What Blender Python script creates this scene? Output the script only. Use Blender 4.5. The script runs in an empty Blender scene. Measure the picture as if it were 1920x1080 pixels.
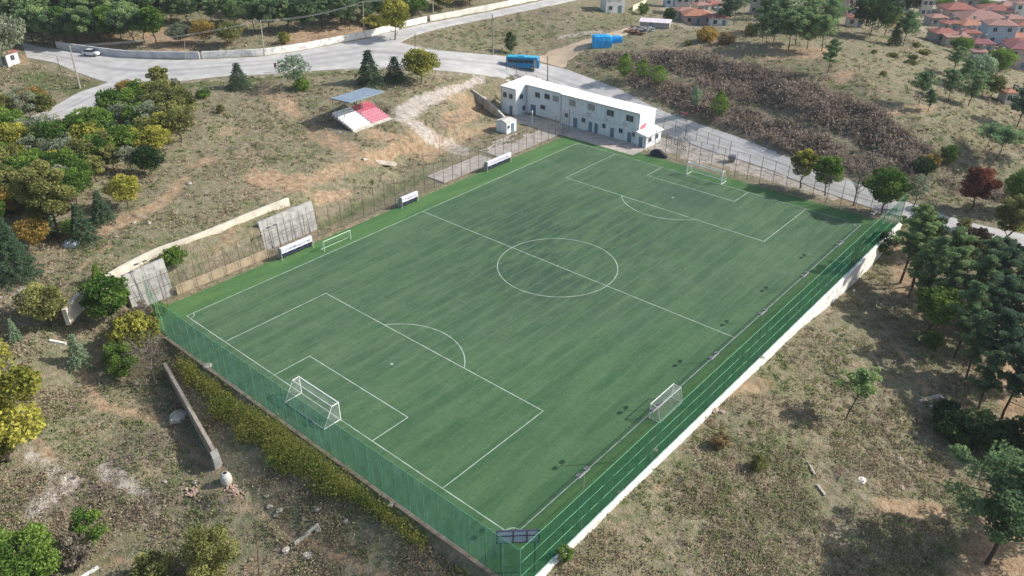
import bpy, bmesh, math, random
import numpy as np
from mathutils import Vector, Matrix
R = math.radians
random.seed(7); rng = np.random.default_rng(11)
S = bpy.context.scene
COL = S.collection

# ------------------------------------------------------------------ camera
CP = np.array([64.66, -84.98, 59.12]); YAW, PIT, FPX = -0.71532, 0.53421, 1498.5
cy_, sy_, cp_, sp_ = math.cos(YAW), math.sin(YAW), math.cos(PIT), math.sin(PIT)
FW = np.array([sy_*cp_, cy_*cp_, -sp_]); RT = np.array([cy_, -sy_, 0.0]); UP = np.cross(RT, FW)
cam = bpy.data.objects.new('camera', bpy.data.cameras.new('camera')); COL.objects.link(cam)
cam.matrix_world = Matrix(((RT[0], UP[0], -FW[0], CP[0]), (RT[1], UP[1], -FW[1], CP[1]), (RT[2], UP[2], -FW[2], CP[2]), (0, 0, 0, 1)))
cam.data.sensor_width = 36; cam.data.lens = FPX/1920*36; cam.data.clip_end = 5000; cam.data.clip_start = 0.5
S.camera = cam
# ------------------------------------------------------------------ light
SUN_AZ, SUN_EL = R(43.8), R(36)
W = bpy.data.worlds.new('World'); S.world = W; W.use_nodes = True
nt = W.node_tree; bg = nt.nodes['Background']
sky = nt.nodes.new('ShaderNodeTexSky'); sky.sky_type = 'NISHITA'; sky.sun_disc = False
sky.sun_elevation = SUN_EL; sky.sun_rotation = SUN_AZ; sky.air_density = 1.3; sky.dust_density = 2.0
nt.links.new(sky.outputs[0], bg.inputs[0]); bg.inputs[1].default_value = 0.10
sl = bpy.data.lights.new('sun', 'SUN'); sl.energy = 3.6; sl.angle = R(0.55); sl.color = (1.0, 0.955, 0.88)
so = bpy.data.objects.new('sun', sl); COL.objects.link(so)
sd = Vector((math.sin(SUN_AZ)*math.cos(SUN_EL), math.cos(SUN_AZ)*math.cos(SUN_EL), math.sin(SUN_EL)))
so.rotation_euler = sd.to_track_quat('Z', 'Y').to_euler(); so.location = (0, 0, 120)
S.view_settings.view_transform = 'Standard'; S.view_settings.look = 'None'; S.view_settings.exposure = 0.68
S.view_settings.gamma = 1.0
try: S.cycles.transparent_max_bounces = 24; S.cycles.max_bounces = 6
except Exception: pass

# ------------------------------------------------------------------ pixel <-> world helpers
def ray(px, py): return FW + RT*(px-960)/FPX - UP*(py-540)/FPX
def un(px, py, z=0.0):
    d = ray(px, py); t = (z-CP[2])/d[2]; return CP + t*d
def pr(P):
    P = np.asarray(P, float); d = P-CP; zz = d@FW
    return 960+FPX*(d@RT)/zz, 540-FPX*(d@UP)/zz
def pxm(P): return FPX/float((np.asarray(P)-CP)@FW)

# ------------------------------------------------------------------ terrain height
# (pixel x, pixel y, height): what the ground does outside the levelled pitch
CTRL = [(300,130,9),(100,72,10.5),(300,0,15),(150,165,8),(100,250,8),(200,350,6.6),(60,480,5.6),(0,580,4.2),(120,592,3.6),
 (480,140,9),(560,100,9.6),(700,60,10.5),(640,0,14),(820,0,13),(690,140,8.6),(780,130,8),(880,140,6.8),(980,140,5),(1030,158,3.4),
 (660,246,5),(737,224,5),(628,228,4.6),(600,250,4.2),(575,235,4.8),(612,190,7.4),(600,300,4.8),(500,330,5),(400,390,5.2),(300,440,5.2),(230,500,4.8),(560,360,4.6),(680,300,3.6),(760,230,4.8),(850,190,4.6),
 (860,160,6.4),(780,290,1.6),(850,280,0.8),(880,225,2.6),(920,215,1.2),(905,255,0.2),(945,252,0),(1000,240,0),(700,340,1.0),(760,330,0.3),(640,385,0.8),(660,350,1.8),
 (1150,195,2.2),(1250,236,1.2),(1330,270,0.8),(1400,292,.6),(1500,330,.4),(1640,380,.2),(1750,415,-.1),(1920,452,-.6),
 (940,1080,-.25),(820,990,-.2),(700,920,-.2),(600,850,-.2),(500,770,-.2),(400,700,-.2),(330,650,-.2),(360,760,-2.9),(395,835,-3.1),(300,700,-2.0),(250,650,-1),(430,880,-2.2),(330,800,-2.6),
 (200,700,-1.2),(100,700,0),(120,620,1.2),(200,620,.6),(60,650,1.4),(0,750,0.5),(0,900,-2),(200,900,-3),(0,1080,-4),(250,1080,-4.2),(480,1000,-3.4),(480,1080,-4),(700,1060,-3),(850,1070,-2),(640,960,-2),
 (1010,1080,-.35),(1120,980,-.4),(1250,850,-.45),(1400,700,-.65),(1500,620,-1.2),(1600,545,-2.8),(1650,500,-3.2),(1680,470,-2.6),(1740,450,-.8),(1820,475,-1.4),(1920,500,-2),
 (1900,700,-5),(1750,600,-4.2),(1600,800,-3.6),(1400,900,-2.1),(1300,1000,-1.9),(1900,1070,-6.5),(1650,1070,-4.6),(1400,1080,-3.4),(1150,1080,-1.5),(1750,900,-5.2),
 (1240,72,9.2),(1330,92,9.8),(1440,112,10.2),(1520,135,10.2),(1600,172,9.6),(1700,218,7.8),(1800,255,5.2),(1870,300,3.0),(1700,340,1.2),(1600,300,2.6),(1500,245,4.2),(1400,190,5.4),(1300,160,6.0),(1200,110,7.2),
 (1800,360,.6),(1900,390,.2),(1450,60,10.2),(1550,85,10.4),(1650,120,10),(1740,160,8.4),(1820,195,6.2),(1900,240,3.6),
 (1110,95,7.6),(1170,135,5.4),(1100,135,4.6),(1040,115,5.0),(1000,60,8.6),(900,85,8.2),(870,50,9.4),(960,15,11),(800,70,9.6),(1060,30,9.6),
 (1160,25,8.4),(1240,30,7.2),(1320,45,6.6),(1420,30,6),(1600,65,7.6),(1700,75,6.6),(1780,90,4.4),(1860,110,2.6),(1920,140,2.0),(1800,20,1.5),(1900,10,0.5),(1650,0,3),(1500,0,4.5),
 (1350,0,5),(1200,0,7.5)]
PADX0, PADX1, PADY0, PADY1 = -37.9, 34.2, -49.15, 49.9
def tps_fit(P, z, lam):
    n = len(P); d = np.linalg.norm(P[:, None]-P[None], axis=2); d[d == 0] = 1
    K = d*d*np.log(d); np.fill_diagonal(K, lam)
    Q = np.hstack([np.ones((n, 1)), P]); A = np.zeros((n+3, n+3)); A[:n, :n] = K; A[:n, n:] = Q; A[n:, :n] = Q.T
    return np.linalg.solve(A, np.concatenate([z, np.zeros(3)]))
cpts = []; cz = []
for a, b, z in CTRL:
    p = un(a, b, z); cpts.append(p[:2]); cz.append(z)
for p, z in (((-37.8,-12),.3),((-37.8,4),.2),((-37,20),0),((-37,35),0),((-30,62),.9),((-45,61),2.2),((-56,58),3.4),((-60,50),2.8),((0,54),.15),((15,55),.1),((30,54),.1),
             ((-60,44),.4),((-52,36),.2),((-47,-12),4.0),((-41,-8),1.4),((-42,-20),4.5),((-42,-32),4.4),((-42,-45),4.2),((-52,-52),4.4),
             ((-450,100),18),((-450,-100),14),((-300,350),14),((-150,500),10),((50,550),0),((250,450),-5),((300,200),-8),((200,0),-8),((160,-150),-10),((0,-200),-8),((-150,-200),2),((-300,-200),8),((-420,300),16)):
    cpts.append(np.array(p)); cz.append(z)
cpts = np.array(cpts)/50.0; cz = np.array(cz, float)
wts = tps_fit(cpts, cz, 0.02)
def vnoise(x, y, s):
    x = np.asarray(x)/s; y = np.asarray(y)/s; xi = np.floor(x).astype(np.int64); yi = np.floor(y).astype(np.int64); fx = x-xi; fy = y-yi
    def h(a, b):
        n = (a*374761393+b*668265263) & 0xffffffff; n = ((n ^ (n >> 13))*1274126177) & 0xffffffff
        return ((n ^ (n >> 16)) & 0xffff)/65535.0
    fx = fx*fx*(3-2*fx); fy = fy*fy*(3-2*fy)
    return (h(xi,yi)*(1-fx)+h(xi+1,yi)*fx)*(1-fy)+(h(xi,yi+1)*(1-fx)+h(xi+1,yi+1)*fx)*fy
def sst(t): t = np.clip(t, 0, 1); return t*t*(3-2*t)
def hbase(x, y):
    sh = x.shape; X = np.stack([x.ravel(), y.ravel()], 1)/50.0; out = np.zeros(len(X)); n = len(cpts)
    for i in range(0, len(X), 20000):
        d = np.linalg.norm(X[i:i+20000, None]-cpts[None], axis=2); d[d < 1e-9] = 1e-9
        out[i:i+20000] = (d*d*np.log(d))@wts[:n]+wts[n]+X[i:i+20000]@wts[n+1:]
    z = np.clip(out.reshape(sh), -14, 22)
    far = sst((np.maximum(np.hypot(x+60, y-60)-330, 0))/300); return z*(1-far)+4*far
def pad_w(x, y):
    """1 on the levelled pitch pad, 0 away from it"""
    dl = np.where(y < -13.0, .55, 3.5)
    wx = sst((x-(PADX0-dl))/dl)*sst(((PADX1+.3)-x)/.3)
    wy = sst((y-(PADY0-.8))/.8)*sst(((PADY1+6)-y)/6)
    return wx*wy
def rect_w(x, y, x0, x1, y0, y1, b): return sst((x-x0+b)/b)*sst((x1+b-x)/b)*sst((y-y0+b)/b)*sst((y1+b-y)/b)
def H(x, y):
    x = np.asarray(x, float); y = np.asarray(y, float)
    z = hbase(x, y)
    w = rect_w(x, y, -60, -14, 44, 59.5, 2.0); z = z*(1-w)+0.0*w          # building yard
    w = rect_w(x, y, -49, -36, 8, 46, 2.5); z = z*(1-w)+0.0*w
    w = rect_w(x, y, -66, -58, 8.5, 20.5, 2.0); z = z*(1-w)+5.0*w          # grandstand platform
    # dip behind the low concrete wall outside the near fence
    w = pad_w(x, y); return z*(1-w)+(-0.10)*w
def axis(lo, hi, c0, c1, fine, mid, extra, outer):
    a = list(np.arange(c0, c1, fine)); b = list(np.arange(lo, c0-.1, mid)); c = list(np.arange(c1, hi, mid))
    v = sorted(set([round(q, 3) for q in a+b+c+extra+outer])); o = [v[0]]
    for q in v[1:]:
        if q-o[-1] > 0.12: o.append(q)
        elif q in extra: o[-1] = q
    return np.array(o)
GX = axis(-400, 150, -112, 78, .95, 1.9, [-38.45,-37.9,34.2,34.5], [-3000,-2000,-1200,-800,-600,-500,-440,200,260,350,500,800,1200,2000,3000])
GY = axis(-100, 430, -94, 112, .95, 1.9, [-49.15,-49.95], [-3000,-2000,-1200,-800,-500,-300,-200,-150,-120,460,500,560,650,800,1200,2000,3000])
MX, MY = np.meshgrid(GX, GY); HZ = H(MX, MY)
def grid_eval(A, x, y):
    x = np.asarray(x, float); y = np.asarray(y, float)
    i = np.clip(np.searchsorted(GX, x)-1, 0, len(GX)-2); j = np.clip(np.searchsorted(GY, y)-1, 0, len(GY)-2)
    fx = np.clip((x-GX[i])/(GX[i+1]-GX[i]), 0, 1); fy = np.clip((y-GY[j])/(GY[j+1]-GY[j]), 0, 1)
    return (A[j,i]*(1-fx)+A[j,i+1]*fx)*(1-fy)+(A[j+1,i]*(1-fx)+A[j+1,i+1]*fx)*fy
def hz(x, y): return float(grid_eval(HZ, x, y))
TT = np.concatenate([np.arange(30, 180, .35), np.arange(180, 700, .8)])
def at(px, py, up=0.0):
    """point of the ground seen at a pixel of the photograph"""
    d = ray(px, py); P = CP[None]+TT[:, None]*d[None]; g = P[:, 2]-grid_eval(HZ, P[:, 0], P[:, 1])
    k = np.argmax(g < 0)
    if g[k] >= 0: P0 = un(px, py, 5); return Vector((P0[0], P0[1], 5+up))
    k = max(k, 1); t = TT[k-1]+(TT[k]-TT[k-1])*g[k-1]/(g[k-1]-g[k]); q = CP+t*d
    return Vector((q[0], q[1], hz(q[0], q[1])+up))
def hgt(P, top_y):
    """real height of a thing standing at P whose top is seen at row top_y"""
    lo, hi = 0.05, 40
    for _ in range(30):
        m = (lo+hi)/2
        if pr((P[0], P[1], P[2]+m))[1] > top_y: lo = m
        else: hi = m
    return lo

# ------------------------------------------------------------------ materials
def srgb(r, g, b):
    f = lambda c: c/12.92 if c <= .04045 else ((c+.055)/1.055)**2.4
    return (f(r), f(g), f(b), 1)
_M = {}
def mat(name, c, rough=.8, c2=None, scale=3.0, bump=0.0, metal=0.0, spec=.3, detail=4, lo=.35, hi=.65):
    if name in _M: return _M[name]
    m = bpy.data.materials.new(name); m.use_nodes = True; n = m.node_tree; b = n.nodes['Principled BSDF']
    b.inputs['Roughness'].default_value = rough; b.inputs['Metallic'].default_value = metal
    b.inputs['Specular IOR Level'].default_value = spec
    c = tuple(c)+(1,) if len(c) == 3 else c
    tc = n.nodes.new('ShaderNodeTexCoord'); nz = n.nodes.new('ShaderNodeTexNoise')
    nz.inputs['Scale'].default_value = scale; nz.inputs['Detail'].default_value = detail
    n.links.new(tc.outputs['Object'], nz.inputs['Vector'])
    if c2 is None: c2 = tuple(v*.82 for v in c[:3])
    c2 = tuple(c2)+(1,) if len(c2) == 3 else c2
    cr = n.nodes.new('ShaderNodeValToRGB'); cr.color_ramp.elements[0].position = lo; cr.color_ramp.elements[1].position = hi
    cr.color_ramp.elements[0].color = c2; cr.color_ramp.elements[1].color = c
    n.links.new(nz.outputs['Fac'], cr.inputs[0]); n.links.new(cr.outputs[0], b.inputs['Base Color'])
    if bump:
        bp = n.nodes.new('ShaderNodeBump'); bp.inputs['Strength'].default_value = bump; bp.inputs['Distance'].default_value = .1
        n.links.new(nz.outputs['Fac'], bp.inputs['Height']); n.links.new(bp.outputs[0], b.inputs['Normal'])
    _M[name] = m; return m
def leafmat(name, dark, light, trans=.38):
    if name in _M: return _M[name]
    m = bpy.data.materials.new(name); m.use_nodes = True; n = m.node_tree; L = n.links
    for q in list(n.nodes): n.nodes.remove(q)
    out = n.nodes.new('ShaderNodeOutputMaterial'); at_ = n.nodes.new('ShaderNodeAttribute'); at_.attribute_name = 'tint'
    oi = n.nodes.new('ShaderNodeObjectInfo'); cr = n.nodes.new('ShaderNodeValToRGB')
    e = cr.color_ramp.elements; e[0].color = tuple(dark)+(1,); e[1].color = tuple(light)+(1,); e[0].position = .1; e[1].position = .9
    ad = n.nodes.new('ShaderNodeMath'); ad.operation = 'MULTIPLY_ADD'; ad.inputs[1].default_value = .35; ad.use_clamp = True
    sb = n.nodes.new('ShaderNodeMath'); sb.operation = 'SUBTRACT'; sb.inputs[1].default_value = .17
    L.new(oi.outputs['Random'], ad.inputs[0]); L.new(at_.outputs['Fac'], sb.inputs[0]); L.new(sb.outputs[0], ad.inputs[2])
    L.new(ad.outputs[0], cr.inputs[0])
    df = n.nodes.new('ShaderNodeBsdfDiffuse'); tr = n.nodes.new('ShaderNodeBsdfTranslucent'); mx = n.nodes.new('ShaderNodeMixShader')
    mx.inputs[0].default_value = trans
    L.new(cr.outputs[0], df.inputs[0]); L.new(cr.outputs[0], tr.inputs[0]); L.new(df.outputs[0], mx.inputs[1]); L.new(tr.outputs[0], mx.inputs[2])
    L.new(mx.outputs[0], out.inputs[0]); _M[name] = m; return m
def netmat(name, c, alpha, streak=0.0, c2=None):
    """woven net: partly see-through cloth of fine mesh"""
    if name in _M: return _M[name]
    m = bpy.data.materials.new(name); m.use_nodes = True; n = m.node_tree; L = n.links
    for q in list(n.nodes): n.nodes.remove(q)
    out = n.nodes.new('ShaderNodeOutputMaterial'); tp = n.nodes.new('ShaderNodeBsdfTransparent'); df = n.nodes.new('ShaderNodeBsdfDiffuse')
    tl = n.nodes.new('ShaderNodeBsdfTranslucent'); m2 = n.nodes.new('ShaderNodeMixShader'); m2.inputs[0].default_value = .35
    mx = n.nodes.new('ShaderNodeMixShader'); tc = n.nodes.new('ShaderNodeTexCoord'); mp = n.nodes.new('ShaderNodeMapping'); nz = n.nodes.new('ShaderNodeTexNoise')
    mp.inputs['Scale'].default_value = (1.6, 1.6, .25); nz.inputs['Scale'].default_value = 1.5; nz.inputs['Detail'].default_value = 5
    mr = n.nodes.new('ShaderNodeMapRange'); mr.inputs[1].default_value = .3; mr.inputs[2].default_value = .7
    mr.inputs[3].default_value = alpha-streak; mr.inputs[4].default_value = alpha+streak
    cr = n.nodes.new('ShaderNodeValToRGB'); cr.color_ramp.elements[0].color = tuple(c)+(1,); cr.color_ramp.elements[1].color = tuple(c2 or c)+(1,)
    cr.color_ramp.elements[0].position = .45; cr.color_ramp.elements[1].position = .7
    L.new(tc.outputs['Object'], mp.inputs[0]); L.new(mp.outputs[0], nz.inputs['Vector']); L.new(nz.outputs['Fac'], mr.inputs[0]); L.new(nz.outputs['Fac'], cr.inputs[0])
    L.new(cr.outputs[0], df.inputs[0]); L.new(cr.outputs[0], tl.inputs[0]); L.new(df.outputs[0], m2.inputs[1]); L.new(tl.outputs[0], m2.inputs[2])
    L.new(mr.outputs[0], mx.inputs[0]); L.new(tp.outputs[0], mx.inputs[1]); L.new(m2.outputs[0], mx.inputs[2]); L.new(mx.outputs[0], out.inputs[0])
    _M[name] = m; return m
M_white = mat('white_paint', (.80,.80,.78), .5, (.62,.62,.60), 2)
M_whitewall = mat('limewash', (.80,.79,.76), .9, (.50,.47,.42), 1.1, .3, 0, .3, 9, .30, .52)
M_conc = mat('concrete', (.42,.41,.38), .9, (.25,.24,.22), .8, .3)
M_concl = mat('pale_concrete', (.58,.55,.49), .9, (.40,.37,.31), .7, .3)
M_tan = mat('tan_block', (.50,.40,.27), .9, (.36,.28,.19), 1.2, .3)
M_bark = mat('bark', (.10,.075,.055), .95, (.05,.038,.03), 6, .4)
M_barkg = mat('grey_bark', (.20,.175,.15), .95, (.12,.10,.085), 6, .4)
M_steel = mat('galvanised', (.42,.43,.43), .5, (.30,.30,.30), 5, 0, .4)
M_dark = mat('dark_steel', (.07,.065,.06), .6, (.045,.04,.035), 5)
M_rust = mat('rusty_steel', (.20,.10,.06), .8, (.11,.06,.04), 6)
M_green = mat('green_rail', (.20,.52,.30), .6, (.12,.38,.20), 3)
M_poleg = mat('concrete_pole', (.40,.38,.34), .85, (.28,.26,.23), 3)
M_glass = mat('window_glass', (.035,.04,.05), .15, (.02,.025,.03), 2, 0, 0, .6)
M_black = mat('black_rubber', (.02,.02,.02), .8)
M_rock = mat('rock', (.52,.48,.42), .9, (.30,.27,.23), 2, .5)
M_wood = mat('weathered_wood', (.50,.45,.38), .85, (.30,.26,.21), 5, .2)

# ------------------------------------------------------------------ mesh builder
class MB:
    def __init__(s): s.v = []; s.f = []; s.t = []
    def face(s, pts, tint=.5):
        i = len(s.v); s.v += [tuple(p) for p in pts]; s.f.append(tuple(range(i, i+len(pts)))); s.t += [tint]*len(pts)
    def hexa(s, b, t):
        i = len(s.v); s.v += [tuple(p) for p in list(b)+list(t)]; s.t += [.5]*8
        s.f += [(i+3,i+2,i+1,i), (i+4,i+5,i+6,i+7)]+[(i+k, i+(k+1) % 4, i+4+(k+1) % 4, i+4+k) for k in range(4)]
    def box(s, x0, x1, y0, y1, z0, z1):
        s.hexa([(x0,y0,z0),(x1,y0,z0),(x1,y1,z0),(x0,y1,z0)], [(x0,y0,z1),(x1,y0,z1),(x1,y1,z1),(x0,y1,z1)])
    def tube(s, a, b, r0, r1=None, n=6):
        r1 = r0 if r1 is None else r1; a = Vector(a); b = Vector(b); d = (b-a)
        if d.length < 1e-6: return
        d.normalize(); u = d.orthogonal().normalized(); w = d.cross(u); i = len(s.v)
        for P, r in ((a, r0), (b, r1)):
            for k in range(n):
                q = 2*math.pi*k/n; s.v.append(tuple(P+(u*math.cos(q)+w*math.sin(q))*r)); s.t.append(.5)
        for k in range(n): s.f.append((i+k, i+(k+1) % n, i+n+(k+1) % n, i+n+k))
        s.f.append(tuple(i+n-1-k for k in range(n))); s.f.append(tuple(i+n+k for k in range(n)))
    def path(s, pts, r, n=6):
        for k in range(len(pts)-1): s.tube(pts[k], pts[k+1], r if not isinstance(r, (list, tuple)) else r[k], r if not isinstance(r, (list, tuple)) else r[k+1], n)
    def cards(s, C, size, tints, up=0.0, asp=1.0):
        """leaf cards: one small diamond per centre, randomly turned"""
        n = len(C); a = rng.normal(size=(n, 3)); a[:, 2] *= (1-up); a /= np.linalg.norm(a, axis=1)[:, None]
        b = rng.normal(size=(n, 3)); b -= (b*a).sum(1)[:, None]*a; b /= np.linalg.norm(b, axis=1)[:, None]
        sz = (size*rng.uniform(.6, 1.4, n))[:, None] if np.isscalar(size) else (size*rng.uniform(.7, 1.3, n))[:, None]
        i0 = len(s.v); V = np.stack([C-a*sz*asp, C-b*sz*.6, C+a*sz*asp, C+b*sz*.6], 1).reshape(-1, 3)
        s.v += V.tolist(); s.f += [(i0+4*k, i0+4*k+1, i0+4*k+2, i0+4*k+3) for k in range(n)]; s.t += np.repeat(tints, 4).tolist()
    def mesh(s, name, m, smooth=False):
        me = bpy.data.meshes.new(name); me.from_pydata(s.v, [], s.f)
        a = me.attributes.new('tint', 'FLOAT', 'POINT'); a.data.foreach_set('value', np.array(s.t, dtype=np.float32))
        for q in (m if isinstance(m, (list, tuple)) else [m]): me.materials.append(q)
        if smooth: me.polygons.foreach_set('use_smooth', [True]*len(me.polygons))
        me.update(); return me
    def build(s, name, m, parent=None, smooth=False):
        return link(name, s.mesh(name, m, smooth), parent)
def link(name, me, parent=None):
    o = bpy.data.objects.new(name, me); COL.objects.link(o)
    if parent: o.parent = parent
    return o
def tag(o, label, cat, group=None, kind=None):
    if label: o['label'] = label
    if cat: o['category'] = cat
    if group: o['group'] = group
    if kind: o['kind'] = kind
    return o
def thing(name, label, cat, loc=(0,0,0), rz=0.0, group=None):
    o = bpy.data.objects.new(name, None); COL.objects.link(o); o.location = loc; o.rotation_euler = (0, 0, rz)
    o.empty_display_size = .3
    return tag(o, label, cat, group)
def copy_tree(root, loc, rz=0.0, label=None, group=None):
    r = root.copy(); COL.objects.link(r); r.location = loc; r.rotation_euler = (0, 0, rz)
    if label: r['label'] = label
    if group: r['group'] = group
    for ch in list(root.children):
        c = ch.copy(); COL.objects.link(c); c.parent = r
        for g in list(ch.children):
            d = g.copy(); COL.objects.link(d); d.parent = c
    return r

# ------------------------------------------------------------------ ground cover zones (real differences of soil and growth)
PXg, PYg = pr(np.stack([MX, MY, HZ], -1).reshape(-1, 3)); PXg = PXg.reshape(MX.shape); PYg = PYg.reshape(MX.shape)
PXg = np.clip(PXg, -4000, 6000); PYg = np.clip(PYg, -4000, 6000)
ZN = {k: np.zeros(MX.shape) for k in ('soil', 'grass', 'brush', 'gravel')}
def zone(ch, w, pts, soft=.5):
    A = ZN[ch]; best = np.zeros(MX.shape)
    if len(pts) == 1: pts = pts*2
    for (x0,y0,r0), (x1,y1,r1) in zip(pts, pts[1:]):
        dx, dy = x1-x0, y1-y0; L2 = dx*dx+dy*dy+1e-9
        t = np.clip(((PXg-x0)*dx+(PYg-y0)*dy)/L2, 0, 1)
        d = np.hypot(PXg-(x0+t*dx), (PYg-(y0+t*dy))*1.35); r = r0+t*(r1-r0)
        best = np.maximum(best, sst((r*(1+soft)-d)/(r*2*soft)))
    ZN[ch] = np.maximum(A, best*w)
# bare orange soil
for w, p in ((.8,[(345,340,14),(300,385,12),(250,410,14),(190,430,14)]),(.9,[(480,330,22),(560,345,28)]),(.8,[(600,370,20),(655,365,14)]),(.6,[(400,300,14),(360,310,12)]),
  (.75,[(600,330,18),(720,290,22),(820,265,20)]),(.8,[(800,290,18),(870,255,14)]),(.7,[(860,250,14),(940,240,10)]),(.75,[(690,250,14),(760,270,20)]),(.6,[(850,180,18),(920,200,16)]),
  (.95,[(850,225,24),(900,200,22)]),(.8,[(690,300,16),(640,270,20),(590,250,18)]),(.8,[(780,250,20),(850,270,14)]),(.75,[(560,210,18),(500,170,20)]),(.6,[(430,245,20)]),(.55,[(100,560,10),(230,430,8)]),(.9,[(300,70,40),(340,80,30)]),(1.0,[(540,75,20),(640,55,25),(740,30,15)]),
  (.6,[(120,70,30),(230,75,30)]),(.8,[(1450,100,18),(1540,100,16)]),(.75,[(1560,150,16),(1590,140,14)]),(.7,[(1640,210,12),(1740,205,14)]),(.9,[(1690,470,20),(1700,540,26)]),
  (.7,[(1770,600,30)]),(.9,[(1890,700,30),(1910,800,34)]),(.7,[(1680,650,10),(1720,700,10),(1740,740,8)]),(.9,[(1900,1000,80),(1860,1080,80)]),(.8,[(1660,950,24),(1760,960,24)]),
  (.7,[(1340,740,26),(1440,720,20)]),(.85,[(470,960,11),(600,1030,14),(760,1100,18)]),(.8,[(210,640,16),(150,690,16),(190,760,14),(300,790,13),(400,880,12),(470,960,11)]),(.55,[(60,820,20),(100,860,20)]),
  (.5,[(190,1050,18),(260,1060,20)]),(.5,[(1080,1060,22)]),(.6,[(1310,300,6),(1400,320,9),(1480,335,9),(1620,395,9)]),(.5,[(1240,90,14),(1380,80,10)]),(.5,[(1700,560,16)]),(.5,[(790,250,30)]),
  (.45,[(1150,990,16),(1250,900,14)]),(.5,[(700,420,14),(560,440,16)]),(.5,[(400,480,18),(440,430,14)]),(.7,[(40,110,22)]),(.6,[(540,560,4),(330,560,4)])): zone('soil', w, p)
# pale gravel and rubble
for w, p in ((1.0,[(905,146,6),(850,168,12),(790,192,20),(755,215,22)]),(.9,[(760,220,14),(800,250,16),(815,272,8)]),(.7,[(830,262,20),(870,285,14)]),(1.0,[(1290,290,14),(1350,300,14),(1450,330,14),(1560,368,10)]),
  (1.0,[(1210,268,16),(1260,280,14)]),(.9,[(1250,262,14),(1340,290,16)]),(.6,[(1050,70,5),(1130,60,5)]),(.8,[(1245,40,10)]),(.55,[(20,560,12),(60,530,10)]),(.5,[(160,180,10)]),(.62,[(60,860,24),(130,900,26),(60,960,26)]),
  (.58,[(200,880,28),(260,920,20)]),(.6,[(1600,500,18)]),(.5,[(1750,20,60),(1900,60,60)]),(.5,[(1300,20,60)]),(.5,[(640,120,6),(560,104,4)]),(.5,[(50,300,14),(40,340,14)]),(.9,[(1650,395,10),(1675,410,8)]),
  (.4,[(1340,980,20)]),(.5,[(350,730,16),(380,770,10)])): zone('gravel', w, p)
# dusty road shoulders
for w, p in ((.55,[(1100,205,5),(1225,248,6),(1330,284,6)]),(.6,[(500,108,4),(640,86,5),(700,72,5)]),(.5,[(760,82,3),(830,98,3),(940,106,4),(1040,124,4)]),(.5,[(1160,164,4),(1300,230,4),(1480,295,4)]),(.5,[(262,160,3),(480,143,3),(700,129,3),(900,141,4)])): zone('gravel', w, p)
# green grass
for w, p in ((.9,[(60,145,20),(140,165,22),(180,160,14)]),(.9,[(340,165,9),(450,152,7),(560,140,6),(700,133,6)]),(.5,[(250,470,18),(380,420,18),(460,380,14)]),(.6,[(150,540,18),(220,500,14)]),(.5,[(600,280,18),(500,300,14)]),
  (.9,[(600,425,10),(700,375,14),(800,330,12)]),(.45,[(860,75,30),(1000,60,26)]),(.5,[(1100,50,24),(1180,30,20)]),(.5,[(1080,130,10),(1200,180,6),(1330,235,8),(1450,280,8),(1560,315,8)]),(.5,[(1480,110,20),(1560,160,18),(1640,190,16)]),
  (.6,[(1800,260,24)]),(.6,[(1700,420,10),(1790,450,10)]),(.45,[(1300,880,50),(1330,940,50)]),(.5,[(1450,850,60),(1480,950,60)]),(.4,[(1500,700,80)]),(.4,[(700,960,40),(780,1020,30)]),(.5,[(1700,620,14),(1760,650,20)]),
  (.8,[(345,690,14),(480,800,36),(620,880,30)]),(.7,[(700,930,20),(800,1010,20)]),(.4,[(250,800,40)]),(.4,[(560,240,20)]),(.6,[(1850,860,40)]),(.4,[(1080,1020,30)]),(.3,[(420,230,30)]),(.5,[(1880,400,20)])): zone('grass', w, p)
# dark thorn and heather scrub
for w, p in ((1.0,[(1130,115,14),(1260,115,26),(1380,150,42),(1500,185,50),(1620,235,44),(1720,300,34)]),(.95,[(1200,150,24),(1300,190,30),(1420,240,38),(1560,290,36),(1690,335,28)]),(.6,[(1800,340,34),(1900,370,20)]),(.5,[(1020,30,16),(1080,20,14)]),
  (.5,[(250,850,60),(120,950,60)]),(.5,[(300,960,50),(420,940,30)]),(.35,[(1350,1040,80),(1500,1000,60)]),(.3,[(1500,560,60)]),(.45,[(840,230,16),(900,200,10)]),(.35,[(320,840,24)]),(.35,[(560,900,30),(520,960,20)]),(.5,[(250,400,14)]),
  (.6,[(30,50,30)]),(.3,[(600,400,24),(720,350,20)]),(.4,[(1600,880,40)])): zone('brush', w, p)
# roads and yards, in pixel pairs (far edge, near edge)
ROAD = [((40,80),(50,108)),((75,88),(80,113)),((110,93),(105,118)),((160,98),(140,134)),((205,104),(200,155)),((260,111),(262,157)),((340,113),(335,152)),((420,110),(420,142)),((495,106),(480,140)),((560,96),(560,134)),
 ((620,85),(640,129)),((690,72),(700,126)),((745,78),(765,128)),((800,93),(830,132)),((870,99),(900,139)),((940,104),(955,148)),((1010,118),(1000,166)),((1060,129),(1050,180)),((1110,148),(1110,200)),((1160,166),(1170,225)),
 ((1215,196),(1225,245)),((1262,216),(1275,262)),((1310,232),(1330,282)),((1370,252),(1390,300)),((1430,275),(1450,320)),((1490,300),(1500,342)),((1560,325),(1560,365)),((1640,356),(1640,392)),((1720,386),(1710,412)),((1780,407),(1770,430)),((1850,425),(1850,452)),((1940,444),(1940,470)),((2040,468),(2040,498))]
BRANCH = [((684,74),(748,80)),((740,58),(775,66)),((800,44),(830,51)),((870,31),(900,37)),((940,18),(970,23)),((1000,5),(1040,9)),((1060,-8),(1100,-5)),((1130,-22),(1170,-19))]
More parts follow.
